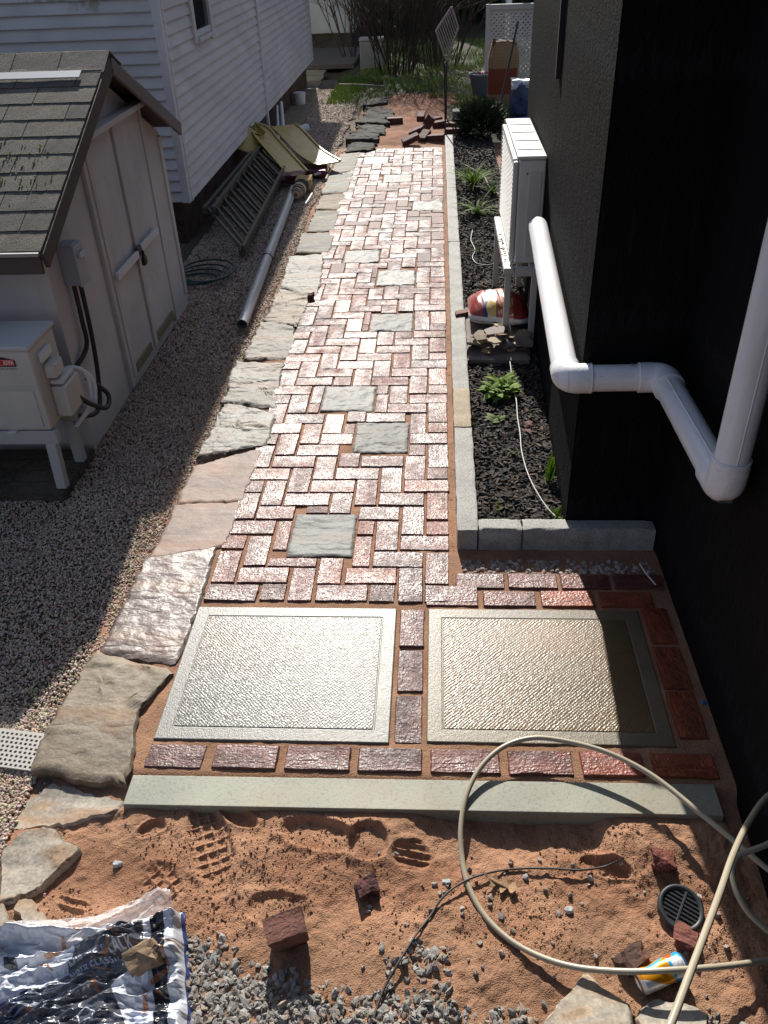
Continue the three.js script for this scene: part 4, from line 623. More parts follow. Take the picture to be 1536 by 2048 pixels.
// paver, soil bag and broken tiles under the unit
{
  const p = thing('bed_paver', 'flat pinkish paver lying across the mulch bed', 'paver'); part('slab', stone([[0.172, -4.42], [0.53, -4.4], [0.545, -5.2], [0.172, -5.2]], 0.088, 0.035, { rough: 0.003, n: 60, wob: 0.004 }), mat([0.3, 0.24, 0.21], 0.8, { map: T.speckMap, bumpMap: T.grainBump, bumpScale: 0.003 }), p);
  const mT = [[0.52, 0.41, 0.27], [0.46, 0.35, 0.24], [0.4, 0.33, 0.26], [0.34, 0.29, 0.25]].map(c => mat(c, 0.8, { map: T.stoneMap, bumpMap: T.grainBump, bumpScale: 0.002 }));
  for (let i = 0; i < 26; i++) { const x = rr(0.22, 0.52), z = -4.56 - rr(-0.08, 0.13), y = 0.096 + i * 0.0032 + rr(0, 0.012), s = rr(0.035, 0.075); const k = Math.floor(rr(4, 7)), a0 = rr(0, 6), o = []; for (let j = 0; j < k; j++) { const a = a0 + j / k * 6.283; o.push([Math.cos(a) * s * rr(0.7, 1.3), Math.sin(a) * s * rr(0.55, 1)]); } const t = single('tile_shard', stone(o, 0, 0.009, { rough: 0.0012, bevel: 0.001, wob: 0.002, n: 24, rings: 2 }), mT[i % 4], 'broken flat stone shard in the heap under the white stand', 'stone shard', 'stone shards under the heat pump'); t.position.set(x, y, z); t.rotation.set(rr(-0.3, 0.3), rr(0, 6), rr(-0.3, 0.3)); }
  const bag = thing('soil_bag', 'full red, yellow and white plastic bag lying under the white unit', 'bag');
  const bt = canvasTex(512, 256, (c, w, h) => { c.fillStyle = '#c9c6c2'; c.fillRect(0, 0, w, h); c.fillStyle = '#8f3430'; c.fillRect(0, 0, 150, 170); c.fillStyle = '#20305c'; c.fillRect(118, 40, 40, 130); c.fillStyle = '#c2a65c'; c.beginPath(); c.ellipse(205, 100, 60, 60, 0, 0, 7); c.fill(); c.fillStyle = '#8a4b35'; c.fillRect(225, 0, 150, 165); c.fillStyle = '#c89a86'; for (let i = 0; i < 40; i++) { c.beginPath(); c.ellipse(235 + (i * 37) % 130, (i * 53) % 150, 9, 6, i, 0, 7); c.fill(); } c.fillStyle = '#84302e'; c.fillRect(370, 0, 142, 175); });
  const bg = grid(60, 40, (u, v) => { const a = v * Math.PI * 2, e = Math.pow(Math.sin(Math.PI * clamp(u, 0.002, 0.998)), 0.42), x = mix(0.19, 0.555, u), hy = (0.105 + 0.02 * vn(u * 9, v * 9)) * e, hz = (0.19 + 0.02 * vn(u * 7, v * 7 + 4)) * (0.75 + 0.25 * e); let y = Math.sin(a) * hy; y = y < 0 ? y * 0.5 : y; return [x, 0.148 + y + 0.012 * (fbm(u * 14, v * 14, 0, 3) - 0.5), -4.98 + Math.cos(a) * hz - 0.06 * (0.5 - u), u, (v * 2 + 0.62) % 2 > 1 ? 0.2 : clamp(1 - ((v * 2 + 0.62) % 2))]; });
  part('bag_body', uvBag(bg), mat([1, 1, 1], 0.32, { map: bt, bumpMap: T.plasticBump, bumpScale: 0 }), bag);
  function uvBag(g) { const p = g.attributes.position, uv = g.attributes.uv; for (let i = 0; i < p.count; i++) { const y = p.getY(i); uv.setXY(i, (p.getX(i) - 0.19) / 0.365, clamp(0.2 + (y - 0.15) / 0.13 * 0.8 + (p.getZ(i) < -4.98 ? 0.2 : 0))); } return g; }
  single('brick_sliver', stone([[0.12, -5.0], [0.21, -5.05], [0.21, -5.1], [0.11, -5.06]], 0.115, 0.02, { rough: 0.003, n: 30 }), mat([0.25, 0.1, 0.08], 0.8, { map: T.brickMap }), 'thin pink brick sliver on the kerb beside the bag', 'brick piece');
}
// plants in the bed
const mLeaf = c => mat(c, 0.8, { physical: true, map: T.leafMap, specularIntensity: 0.25, transmission: 0.3, thickness: 0 });
function blade(L, w, bend, fold = 0.3, n = 7) { return grid(4, n, (u, v) => { const t = v, ww = w * Math.sin(Math.PI * Math.pow(mix(0.1, 0.985, t), 0.75)), a = bend * t; return [(u - 0.5) * ww, L * t * (1 - 0.25 * Math.abs(bend) * t) , L * t * Math.sin(a) * 0.9 - Math.abs(u - 0.5) * ww * -fold]; }); }
{
  const clump = (name, label, x, z, n, L, w, bend, col, part_ = 'leaf', upr = 0.5, sp = 0.02) => { const t = thing(name, label, 'plant', [x, 0.055, z]); const m = mLeaf(col); for (let i = 0; i < n; i++) { const g = blade(L * rr(0.6, 1.1), w * rr(0.7, 1.2), bend * rr(0.6, 1.3)); g.rotateX(upr * rr(0.1, 1.2)); g.rotateY(i * 2.4 + rr(-0.3, 0.3)); part(part_, g, m, t).position.set(rr(-sp, sp), rr(0, sp * 0.6), rr(-sp, sp)); } return t; };
  clump('leafy_perennial', 'bushy bright green perennial in the mulch in front of the paver', 0.335, -4.06, 120, 0.085, 0.042, 1.1, [0.24, 0.36, 0.09], 'leaf', 0.75, 0.06);
  clump('pale_sprout', 'small pale green cupped sprout in the mulch', 0.312, -3.74, 8, 0.055, 0.05, 0.7, [0.3, 0.38, 0.18], 'leaf', 0.55);
  clump('tulip_shoot', 'upright bright green spear shoot beside the black wall', 0.503, -3.19, 4, 0.15, 0.03, 0.12, [0.16, 0.32, 0.02], 'leaf', 0.12);
  clump('tulip_shoot', 'low green shoots at the end of the white wire', 0.5, -2.9, 6, 0.075, 0.022, 0.4, [0.17, 0.3, 0.02], 'leaf', 0.5);
  clump('weed_sprout', 'tiny yellow green weed near the front kerb', 0.27, -2.98, 6, 0.03, 0.018, 0.8, [0.22, 0.27, 0.04], 'leaf', 0.8);
  clump('daylily_clump', 'dense fresh green daylily clump beside the kerb near the bush', 0.33, -8.2, 70, 0.3, 0.016, 0.9, [0.16, 0.26, 0.03], 'leaf', 0.5);
  clump('daylily_clump', 'loose green daylily clump beside the heat pump stand', 0.34, -7.3, 22, 0.3, 0.02, 1.1, [0.15, 0.24, 0.04], 'leaf', 0.8);
  clump('daylily_clump', 'small green daylily clump behind the heat pump against the wall', 0.5, -7.9, 22, 0.24, 0.016, 0.9, [0.1, 0.17, 0.03], 'leaf', 0.6);
  clump('creeping_sprig', 'pale grey green creeping sprig lying in the mulch', 0.36, -3.42, 26, 0.045, 0.012, 0.5, [0.16, 0.19, 0.11], 'leaf', 1.3);
  clump('creeping_sprig', 'grey green trailing sprig beside the white stand leg', 0.3, -6.35, 24, 0.07, 0.014, 0.6, [0.17, 0.2, 0.12], 'leaf', 1.2);
  const dl = thing('dead_leaf_patch', 'reddish brown dead leaves beside the black wall', 'leaves', [0.46, 0.062, -3.68]); const mD = mat([0.12, 0.045, 0.03], 0.8); for (let i = 0; i < 12; i++) { const g = blade(0.05 * rr(0.6, 1.2), 0.024, 0.8); g.rotateX(rr(0.9, 1.6)); g.rotateY(rr(0, 6)); part('leaf', g, mD, dl).position.set(rr(-0.05, 0.05), rr(0, 0.01), rr(-0.04, 0.04)); }
  // white wire over the mulch
  const wp = [[1012, 688], [1018, 715], [1022, 740], [1022, 765], [1032, 800], [1035, 835], [1040, 870], [1043, 905], [1055, 950], [1075, 990], [1098, 1022], [1113, 1036]].map(([a, b]) => { const g = G(a, b, 0.075); g.y += rr(0, 0.012); return g; });
  single('white_wire', tube(wp, 0.0028, 90, 6), mat([0.55, 0.54, 0.52], 0.6), 'thin white wire wandering over the mulch', 'wire');
  const w2 = [[945, 460], [942, 480], [950, 500], [945, 515], [955, 527], [975, 530], [990, 526]].map(([a, b]) => G(a, b, 0.075)); single('white_wire', tube(w2, 0.003, 50, 6), mat([0.5, 0.49, 0.47], 0.6), 'thin white wire looped on the mulch behind the stand', 'wire');
  single('pale_stick', tube([G(930, 330, 0.09), G(965, 350, 0.08), G(980, 375, 0.1), G(1000, 390, 0.1)], 0.007, 20, 6), mat([0.3, 0.27, 0.2], 0.9), 'long pale stick lying across the mulch by the daylilies', 'stick');
  // round dwarf conifer
  const b = thing('dwarf_conifer', 'round dark green dwarf conifer at the far end of the bed', 'shrub', [0.5, 0.02, -10.45]); const needles = [];
  for (let i = 0; i < 2600; i++) { const a = rr(0, 6.283), q = Math.acos(rr(-0.25, 1)), R = 0.27 * rr(0.45, 1) * (0.85 + 0.3 * vn(a * 2, q * 3)); const d = V3(Math.sin(q) * Math.cos(a), Math.cos(q), Math.sin(q) * Math.sin(a)); const g = new THREE.PlaneGeometry(0.012, 0.075); g.rotateY(rr(0, 6)); g.translate(0, 0.03, 0); g.applyQuaternion(new THREE.Quaternion().setFromUnitVectors(V3(0, 1, 0), d.clone().add(V3(rr(-0.6, 0.6), rr(-0.2, 0.7), rr(-0.6, 0.6))).normalize())); g.translate(d.x * R, 0.13 + d.y * R, d.z * R); needles.push(g); }
  part('crown', merge(needles), mat([0.03, 0.05, 0.02], 0.75), b); part('trunk', bar([0, -0.05, 0], [0, 0.22, 0], 0.03, 8, 0.015), mat([0.06, 0.045, 0.03], 0.9), b);
}

// ---------- far end: loose bricks, stake, lattice, bags ----------
{
  const mDb = mat([0.14, 0.06, 0.045], 0.8, { map: T.brickMap, bumpMap: T.brickBump, bumpScale: 0.003 });
  const proto = brickGeo(0.2, 0.1, 0.06);
  const spots = [[820, 283, 0.3, 0.3, 'half brick lying alone in the sand at the path end'], [833, 268, -0.4, 0.5], [852, 262, 0.5, 0.9], [848, 275, 1.2, 0.2], [872, 276, -0.3, 0.1], [790, 240, 0.1, 0], [842, 233, 1.5, 0.1], [868, 240, 0.6, 0], [880, 248, 0.1, 0.1], [905, 250, -0.2, 0], [908, 262, 0.05, 0]];
  spots.forEach(([a, b, t, r]) => { const g = G(a, b + 6, 0); const o = single('loose_brick', proto, mDb, 'loose dark red brick tumbled on the sand beyond the path end', 'brick', 'loose bricks beyond the path'); o.position.set(g.x, 0.065 + r * 0.06, g.z); o.rotation.set(r * 0.5, t, r); });
  const rk = thing('field_stone', 'pale rounded field stone behind the loose bricks', 'stone', G(925, 245, 0).toArray()); part('rock', chunk(0.14, 0.1, 0.12, 0.3, 2), mat([0.25, 0.24, 0.21], 0.9, { map: T.stoneMap, bumpMap: T.stoneBump, bumpScale: 0.02 }), rk).position.y = 0.06;
  const lg = thing('driftwood_stump', 'brown gnarled stump beside the conifer', 'stump', G(942, 240, 0).toArray()); part('wood', chunk(0.06, 0.13, 0.07, 0.5, 2), mat([0.16, 0.1, 0.06], 0.9, { map: T.soilMap }), lg).position.y = 0.09;
  // slatted panel on a stake
  const sk = thing('slatted_panel', 'small slatted panel standing tilted on its corner behind the path', 'panel', [0, 0, 0]);
  const c0 = atZ(893, 78, -11.4), mW = mat([0.34, 0.31, 0.29], 0.6); const q = (a, b) => atZ(a, b, -11.4); const A = q(903, 14), B = q(917, 55), C = q(893, 122), D = q(872, 62);
  [[A, B], [B, C], [C, D], [D, A]].forEach(([m, n]) => part('frame_bar', beam(m, n, 0.02, 0.022, V3(0, 0, 1)), mW, sk));
  for (let i = 1; i < 9; i++) { const t = i / 9; part('slat', beam(A.clone().lerp(D, t).add(V3(0, 0, 0.012)), B.clone().lerp(C, t).add(V3(0, 0, 0.012)), 0.013, 0.01, V3(0, 0, 1)), mW, sk); }
  part('post', bar([C.x, -0.1, -11.43], [C.x, C.y + 0.06, -11.41], 0.012, 8), mat([0.05, 0.045, 0.04], 0.7), sk);
  const s0 = atZ(889, 128, -10.42), s1 = G(891, 290, 0.05); single('steel_stake', merge([tube([[s1.x, -0.05, -10.42], [s1.x - 0.004, s0.y * 0.5, -10.42], [s0.x, s0.y, -10.42]], 0.009, 20, 8), new THREE.TorusGeometry(0.014, 0.004, 6, 14).translate(s0.x + 0.008, s0.y, -10.42)]), mat([0.02, 0.02, 0.02], 0.6), 'thin black steel stake at the end of the kerb', 'stake');
  // lattice screen with real diamond holes
  const la = thing('lattice_screen', 'white perforated privacy screen standing on the grass', 'screen', [0.66, 0, -13.45], -0.04);
  const mL = mat([0.6, 0.6, 0.6], 0.6, { map: T.dirtMap }); const shp = new THREE.Shape([[0.055, 0.03], [0.7, 0.03], [0.7, 1.06], [0.055, 1.06]].map(p => new THREE.Vector2(...p)));
  for (let i = 0; i < 10; i++) for (let j = 0; j < 29; j++) { const x = 0.085 + i * 0.066 + (j % 2) * 0.033, y = 0.065 + j * 0.0335, s = 0.0135; if (x > 0.68) continue; shp.holes.push(new THREE.Path([[x - s, y], [x, y - s], [x + s, y], [x, y + s]].map(p => new THREE.Vector2(...p)))); }
  part('lattice', uvm(new THREE.ExtrudeGeometry(shp, { depth: 0.012, bevelEnabled: false })), mL, la);
  part('frame_post', box(0, 0.055, -0.02, 1.13, -0.015, 0.03, 0.006), mL, la); part('frame_post', box(0.7, 0.755, -0.02, 1.13, -0.015, 0.03, 0.006), mL, la); part('frame_rail', box(0.057, 0.698, 1.062, 1.128, -0.015, 0.03, 0.006), mL, la); part('frame_rail', box(0.057, 0.698, -0.03, 0.028, -0.015, 0.03, 0.006), mL, la);
  single('white_awning_post', merge([bar([1.02, -0.1, -14.4], [1.06, 2.4, -14.5], 0.04, 12, 0.055)]), mTrimW, 'white post rising behind the lattice screen', 'post');
  // paper yard-waste bag
  const pb = thing('paper_yard_bag', 'tall brown paper yard waste bag with orange print', 'bag', [0.86, 0, -12.45], 0.15);
  const pbT = canvasTex(256, 512, (c, w, h) => { c.fillStyle = '#a98b68'; c.fillRect(0, 0, w, h); c.fillStyle = '#94492f'; c.fillRect(70, 190, 186, 200); for (let i = 0; i < 400; i++) { c.fillStyle = 'rgba(70,50,30,0.08)'; c.fillRect((i * 97) % w, (i * 61) % h, 30, 3); } });
  const pg = grid(48, 20, (u, v) => { const a = u * 6.2832, ca = Math.cos(a), sa = Math.sin(a), k = 1 / Math.max(Math.abs(ca), Math.abs(sa)); const top = sm(0.75, 1, v); const w = 0.2 * (1 - 0.22 * top) * (1 + 0.05 * (vn(u * 16, v * 8) - 0.5)), d = 0.14 * (1 - 0.3 * top); return [ca * w * mix(k, 1, 0.35), v * 0.78 + top * 0.08 * (vn(u * 22, 3) - 0.5), sa * d * mix(k, 1, 0.35), u * 2, v]; });
  part('bag', pg, mat([0.75, 0.75, 0.75], 0.9, { map: pbT }), pb); const rim = part('yard_waste', chunk(0.13, 0.06, 0.09, 0.5, 2), mat([0.12, 0.06, 0.035], 0.9, { map: T.soilMap }), pb); rim.position.y = 0.74;
  const bb = thing('blue_sack', 'blue and white plastic sack on the ground beside the paper bag', 'sack', [1.05, 0, -11.85]); part('sack', chunk(0.16, 0.22, 0.14, 0.25, 3), mat([0.05, 0.08, 0.17], 0.4), bb).position.y = 0.18; part('white_top', chunk(0.14, 0.06, 0.12, 0.3, 2), mat([0.65, 0.68, 0.74], 0.4), bb).position.y = 0.38;
  single('blue_tarp', stone([[0.8, -11.3], [1.15, -11.35], [1.15, -11.6], [0.82, -11.55]], 0.04, 0.04, { rough: 0.012, n: 40 }), mat([0.03, 0.1, 0.4], 0.4), 'folded blue tarp at the foot of the blue sack', 'tarp');
  single('orange_pipe_end', bar([0.72, 0.05, -11.05], [0.86, 0.05, -11.2], 0.045, 16), mat([0.5, 0.13, 0.03], 0.5), 'orange plastic pipe end beside the conifer', 'pipe');
  single('leaning_rod', bar([0.72, 0.0, -11.3], [0.98, 1.05, -11.95], 0.014, 8), mat([0.03, 0.025, 0.022], 0.6), 'dark rod leaning across the paper bag', 'rod');
  // plant pot
  const pt_ = thing('plant_pot', 'blue grey plant pot with small red plant on the lawn', 'plant pot', [0.6, 0, -13.3]); part('pot', new THREE.LatheGeometry([[0.001, 0], [0.09, 0], [0.1, 0.02], [0.145, 0.26], [0.16, 0.27], [0.16, 0.31], [0.145, 0.31], [0.135, 0.25], [0.001, 0.25]].map(p => new THREE.Vector2(...p)), 28), mat([0.1, 0.13, 0.17], 0.4), pt_); const mR = mat([0.3, 0.04, 0.05], 0.6); for (let i = 0; i < 18; i++) { const g = blade(0.14 * rr(0.6, 1.1), 0.025, 0.7); g.rotateX(rr(0.1, 0.9)); g.rotateY(i * 2.4); part('leaf', g, mR, pt_).position.y = 0.26; }
}
// ---------- lawn, shrubs and trees behind ----------
{
  const lawn = grid(90, 90, (u, v) => { const x = mix(-1.75, 14, u), z = mix(-10.7, -27, v); return [x, 0.0 + 0.05 * (fbm(x * 2, z * 2, 0, 3) - 0.5) - 0.12 * sm(-1.3, -1.75, x) - 0.1 * sm(-13.2, -12.6, z) * sm(0.2, -0.3, x) - 0.1 * sm(-11.2, -10.7, z), z]; });
  const o = part('lawn', lawn, mLawnBase, scene); o.userData = { kind: 'structure', label: 'patchy spring lawn behind the path', category: 'lawn' };
  const list = []; for (let i = 0; i < 34000; i++) { const z = -11.1 - Math.pow(rnd(), 1.3) * 9, x = rr(-1.3, 3); if (x < 0.25 && z > -13.3) continue; if (fbm(x * 2.2, z * 2.2, 0, 3) < rr(0.38, 0.6)) continue; const s = rr(0.7, 1.5); list.push([x, 0.0 + 0.05 * (fbm(x * 2, z * 2, 0, 3) - 0.5), z, s * mix(0.5, 1.2, vn(x * 3, z * 3)), rr(-0.8, 0.8), rr(0, 6.3), rr(-0.8, 0.8)]); }
  for (let i = 0; i < 2500; i++) { const x = rr(-1.6, -1.1), z = rr(-15.5, -13.2); list.push([x, -0.03, z, rr(0.6, 1.2), rr(-0.4, 0.4), rr(0, 6.3), rr(-0.4, 0.4)]); }
  const bl = new THREE.BufferGeometry(); bl.setAttribute('position', new THREE.Float32BufferAttribute([-0.006, 0, 0, 0.006, 0, 0, -0.003, 0.05, 0.008, 0.004, 0.05, 0.008, 0, 0.085, 0.025], 3)); bl.setIndex([0, 1, 2, 1, 3, 2, 2, 3, 4]); bl.computeVertexNormals();
  scatter('grass', bl, mat([1, 1, 1], 0.7), list, 'green grass on the lawn behind the path', 'grass', () => { const k = rr(0.7, 1.3); return rnd() < 0.35 ? [0.3 * k, 0.27 * k, 0.1 * k] : [0.15 * k, 0.27 * k, 0.03 * k]; });
  // bare twiggy shrubs
  const mTw = mat([0.055, 0.042, 0.034], 0.95);
  const twig = (out, p, d, L, r, depth) => { const q = p.clone().addScaledVector(d, L); q.add(V3(rr(-0.06, 0.06) * L, 0, rr(-0.06, 0.06) * L)); const g = new THREE.CylinderGeometry(r * 0.6, r, p.distanceTo(q), depth > 2 ? 5 : 3, 1, true); g.translate(0, p.distanceTo(q) / 2, 0); g.applyQuaternion(new THREE.Quaternion().setFromUnitVectors(V3(0, 1, 0), q.clone().sub(p).normalize())); g.translate(p.x, p.y, p.z); out.push(g); if (depth <= 0) return; const n = depth > 2 ? 3 : 2 + (rnd() < 0.5 ? 1 : 0); for (let i = 0; i < n; i++) twig(out, p.clone().lerp(q, rr(0.35, 1)), d.clone().add(V3(rr(-0.75, 0.75), rr(-0.25, 0.45), rr(-0.75, 0.75))).normalize(), L * rr(0.5, 0.85), r * 0.58, depth - 1); };
  const shrub = (x, z, stems, hgt, spread, label) => { const t = thing('bare_shrub', label, 'shrub', [x, -0.02, z], 0, 'bare shrubs behind the path'); const tr = [], cr = []; for (let i = 0; i < stems; i++) { const a = rr(0, 6.28), p = V3(Math.cos(a) * rr(0, spread * 0.5), 0, Math.sin(a) * rr(0, spread * 0.5)), d = V3(Math.cos(a) * rr(0.05, 0.5), 1, Math.sin(a) * rr(0.05, 0.5)).normalize(), L = hgt * rr(0.35, 0.55); tr.push(bar(p, p.clone().addScaledVector(d, L), 0.011, 5, 0.008)); twig(cr, p.clone().addScaledVector(d, L * rr(0.25, 0.95)), d, L * 0.8, 0.01, 4); twig(cr, p.clone().addScaledVector(d, L * rr(0.2, 0.6)), d.clone().add(V3(rr(-0.6, 0.6), 0, rr(-0.6, 0.6))).normalize(), L * 0.6, 0.008, 3); } part('trunk', merge(tr), mTw, t); part('crown', merge(cr), mTw, t); return t; };
  shrub(-0.75, -15.7, 34, 2.6, 0.9, 'large leafless twiggy shrub directly behind the sand pile'); shrub(0.0, -16.4, 26, 2.4, 0.8, 'leafless shrub between the large shrub and the slatted panel'); shrub(-1.62, -17.9, 9, 2.2, 0.3, 'thin leafless shrub whose twigs cross the white outbuilding'); shrub(-1.1, -17.8, 22, 2.4, 0.8, 'leafless shrub behind the pale utility box');
  const ub = thing('utility_box', 'pale grey box half hidden in the bare shrubs', 'box', [-1.15, 0, -16.6]); part('body', box(-0.2, 0.2, -0.05, 0.42, -0.15, 0.15, 0.015), mat([0.3, 0.31, 0.32], 0.7, { map: T.dirtMap }), ub); part('lid', box(-0.21, 0.21, 0.422, 0.46, -0.16, 0.16, 0.01), mat([0.36, 0.37, 0.38], 0.7), ub);
  single('fallen_branch', tube([[-1.55, 0.03, -14.6], [-1.2, 0.06, -14.3], [-0.8, 0.04, -14.2]], 0.015, 16, 6), mat([0.3, 0.27, 0.22], 0.9), 'pale fallen branch in front of the bare shrubs', 'branch');
  single('pale_stick', bar([0.3, 0.02, -12.9], [0.72, 0.04, -12.5], 0.007, 6), mat([0.35, 0.33, 0.22], 0.9), 'thin pale stick on the lawn before the pot', 'stick');
  // dark evergreens closing the view
  const nd = []; for (let i = 0; i < 5200; i++) { const t = Math.pow(rnd(), 0.8), R = (1 - t) * 1.5 * (0.75 + 0.4 * vn(i * 0.37, t * 9)) + 0.05, a = rr(0, 6.283), q = R * Math.sqrt(rr(0.25, 1)); const g = new THREE.PlaneGeometry(0.14, 0.34, 1, 1); g.rotateX(rr(-1.3, -0.5)); g.rotateZ(rr(-0.4, 0.4)); g.rotateY(-a + Math.PI / 2 + rr(-0.4, 0.4)); g.translate(Math.cos(a) * q, 0.15 + t * 5.2 - 0.15 * q, Math.sin(a) * q); nd.push(g); }
  const ng = merge(nd), mN = mat([0.022, 0.035, 0.016], 0.8), mTk = mat([0.05, 0.04, 0.03], 0.9);
  [[-2.4, -27, 1.1, 'dark evergreen tree behind the white outbuilding corner'], [0.4, -24.5, 1.15, 'dark evergreen tree behind the leafless shrubs'], [2.2, -22.5, 1.0, 'dark evergreen tree behind the slatted panel'], [4.2, -20.5, 1.1, 'dark evergreen tree behind the lattice screen'], [6.5, -21, 1.2, 'dark evergreen tree far behind the black building'], [-0.8, -22, 0.95, 'dark evergreen tree between outbuilding and leafless shrubs']].forEach(([x, z, s, l], i) => { const t = thing('evergreen_tree', l, 'tree', [x, -0.05, z], i * 1.3, 'evergreens behind the yard'); t.scale.setScalar(s * 0.82); part('crown', ng, mN, t); part('trunk', bar([0, -0.1, 0], [0, 4.6, 0], 0.13, 8, 0.03), mTk, t); });
}

// ---------- foreground things on the sand ----------
const onSand = (a, b, lift = 0) => { let h = -0.05, g; for (let i = 0; i < 4; i++) { g = G(a, b, h); h = sandSurface(g.x, g.z) + lift; } return g; };
{
  // half brick standing on end
  const p = onSand(580, 1880); const hb = thing('brick_chunk', 'broken brown half brick standing in the sand beside the crushed stone', 'brick piece', [p.x, p.y - 0.015, p.z], 0.35);
  const bx = new THREE.BoxGeometry(0.1, 0.115, 0.064, 8, 9, 5), q = bx.attributes.position; for (let i = 0; i < q.count; i++) { const x = q.getX(i), y = q.getY(i), z = q.getZ(i); q.setXYZ(i, x * (1 - 0.12 * (0.5 - y / 0.085)) + 0.004 * (vn(y * 60, z * 60) - 0.5) - (y < -0.02 ? 0.016 * vn(z * 40, 2) * Math.sign(x) : 0), y + 0.004 * (vn(x * 50, z * 50) - 0.5), z + 0.005 * (vn(x * 60 + 3, y * 60) - 0.5)); } bx.computeVertexNormals();
  const m = part('brick', uvm(toCreasedNormals(bx, 0.6), 0.4, 0.2), mat([0.25, 0.115, 0.085], 0.9, { map: T.brickMap, bumpMap: T.brickBump, bumpScale: 0.003 }), hb); m.position.y = 0.056; m.rotation.set(0.2, 0, 0.14);
  const chunks = [[733, 1782, 0.034, 0.03, 0.034, [0.14, 0.05, 0.05], 'dark maroon brick lump in the middle of the sand'], [1325, 1728, 0.03, 0.024, 0.036, [0.26, 0.085, 0.06], 'red brick shard behind the drain grate'], [1372, 1882, 0.034, 0.02, 0.03, [0.27, 0.095, 0.07], 'red brick shard between the drain grate and the can'], [1268, 1922, 0.046, 0.03, 0.03, [0.16, 0.085, 0.06], 'dark brown brick lump beside the can'], [622, 597, 0.028, 0.02, 0.026, [0.16, 0.05, 0.04], 'dark red brick crumb on the flagstones']];
  chunks.forEach(([a, b, x, y, z, c, l], i) => { const g = i === 4 ? G(a, b, 0.01) : onSand(a, b); const o = single('brick_shard', chunk(x, y, z, 0.45, 2), mat(c, 0.9, { map: T.brickMap, bumpMap: T.brickBump, bumpScale: 0.004 }), l, 'brick piece'); o.position.set(g.x, g.y + y * 0.55, g.z); o.rotation.set(rr(-0.3, 0.3), i * 1.1 + 0.4, rr(-0.3, 0.3)); });
  const mLime = mat([0.6, 0.53, 0.43], 0.9, { map: T.stoneMap, bumpMap: T.stoneBump, bumpScale: 0.008 });
  [[[[1075, 2060], [1170, 1944], [1178, 1945], [1262, 2008], [1268, 2030], [1255, 2080], [1090, 2090]], 'large pale flat limestone at the edge of the sand'], [[[1272, 2030], [1312, 1992], [1370, 2003], [1415, 2025], [1412, 2070], [1280, 2080]], 'pale flat limestone beside the can'], [[[862, 1850], [872, 1822], [905, 1852], [880, 1866], [862, 1866]], 'small pale stone shard under the black cord'], [[[1500, 1700], [1512, 1690], [1530, 1712], [1510, 1722]], 'little grey stone under the hose']].forEach(([o, l], i) => { const hgt = -0.045 + (i < 2 ? 0.02 : 0); single('flat_stone', stone(px(o, hgt), hgt, i < 2 ? 0.04 : 0.02, { rough: i < 2 ? 0.006 : 0.003, wob: i < 2 ? 0.006 : 0.002, n: 60, tilt: i < 2 ? [0.03, 0.06] : [0, 0] }), mLime, l, 'stone'); });
  for (const [a, b, s, l] of [[235, 1730, 0.011, 'pale blue grey pebble alone on the red sand'], [892, 1765, 0.01, 'grey stone chip beside the hose loop'], [1138, 1822, 0.011, 'dark grey stone chip inside the hose loop']]) { const g = onSand(a, b); const o = single('stone_chip', chunk(s * 1.3, s * 0.7, s, 0.35, 1), mat([0.36, 0.38, 0.38], 0.8), l, 'stone'); o.position.set(g.x, g.y + s * 0.4, g.z); }
  // drain grate
  const dg = onSand(1358, 1822); const dr = thing('drain_grate', 'round black plastic drain grate tilted in the sand', 'drain', [dg.x, dg.y + 0.008, dg.z], -0.5); dr.rotation.set(0.16, -0.5, -0.14);
  const mDr = mat([0.035, 0.038, 0.042], 0.5); const R = 0.058;
  part('pipe_collar', new THREE.LatheGeometry([[R - 0.006, -0.06], [R - 0.002, -0.06], [R - 0.002, 0.0], [R + 0.003, 0.002], [R + 0.003, 0.014], [R - 0.001, 0.017], [R - 0.009, 0.016], [R - 0.01, 0.008], [R - 0.006, 0], [R - 0.006, -0.06]].map(q => new THREE.Vector2(...q)), 40), mDr, dr);
  for (let i = -4; i <= 4; i++) { const z = i * 0.0112, w = Math.sqrt((R - 0.008) ** 2 - z * z); part('grate_bar', box(-w, w, 0.006, 0.014, z - 0.0028, z + 0.0028, 0.001), mDr, dr); }
  part('grate_spine', box(-0.003, 0.003, 0.004, 0.0155, -R + 0.008, R - 0.008, 0.001), mDr, dr); part('drain_floor', new THREE.CylinderGeometry(R - 0.007, R - 0.007, 0.004, 32).translate(0, -0.05, 0), mat([0.01, 0.01, 0.01], 0.9), dr);
  // drink can
  const c0 = onSand(1275, 1978), c1 = onSand(1395, 1930); const dir = V3(c1.x - c0.x, 0.02, c1.z - c0.z).normalize(); const can = thing('drink_can', 'crushed orange, blue and white drink can lying beside the stones', 'can', [c0.x, c0.y + 0.03, c0.z]);
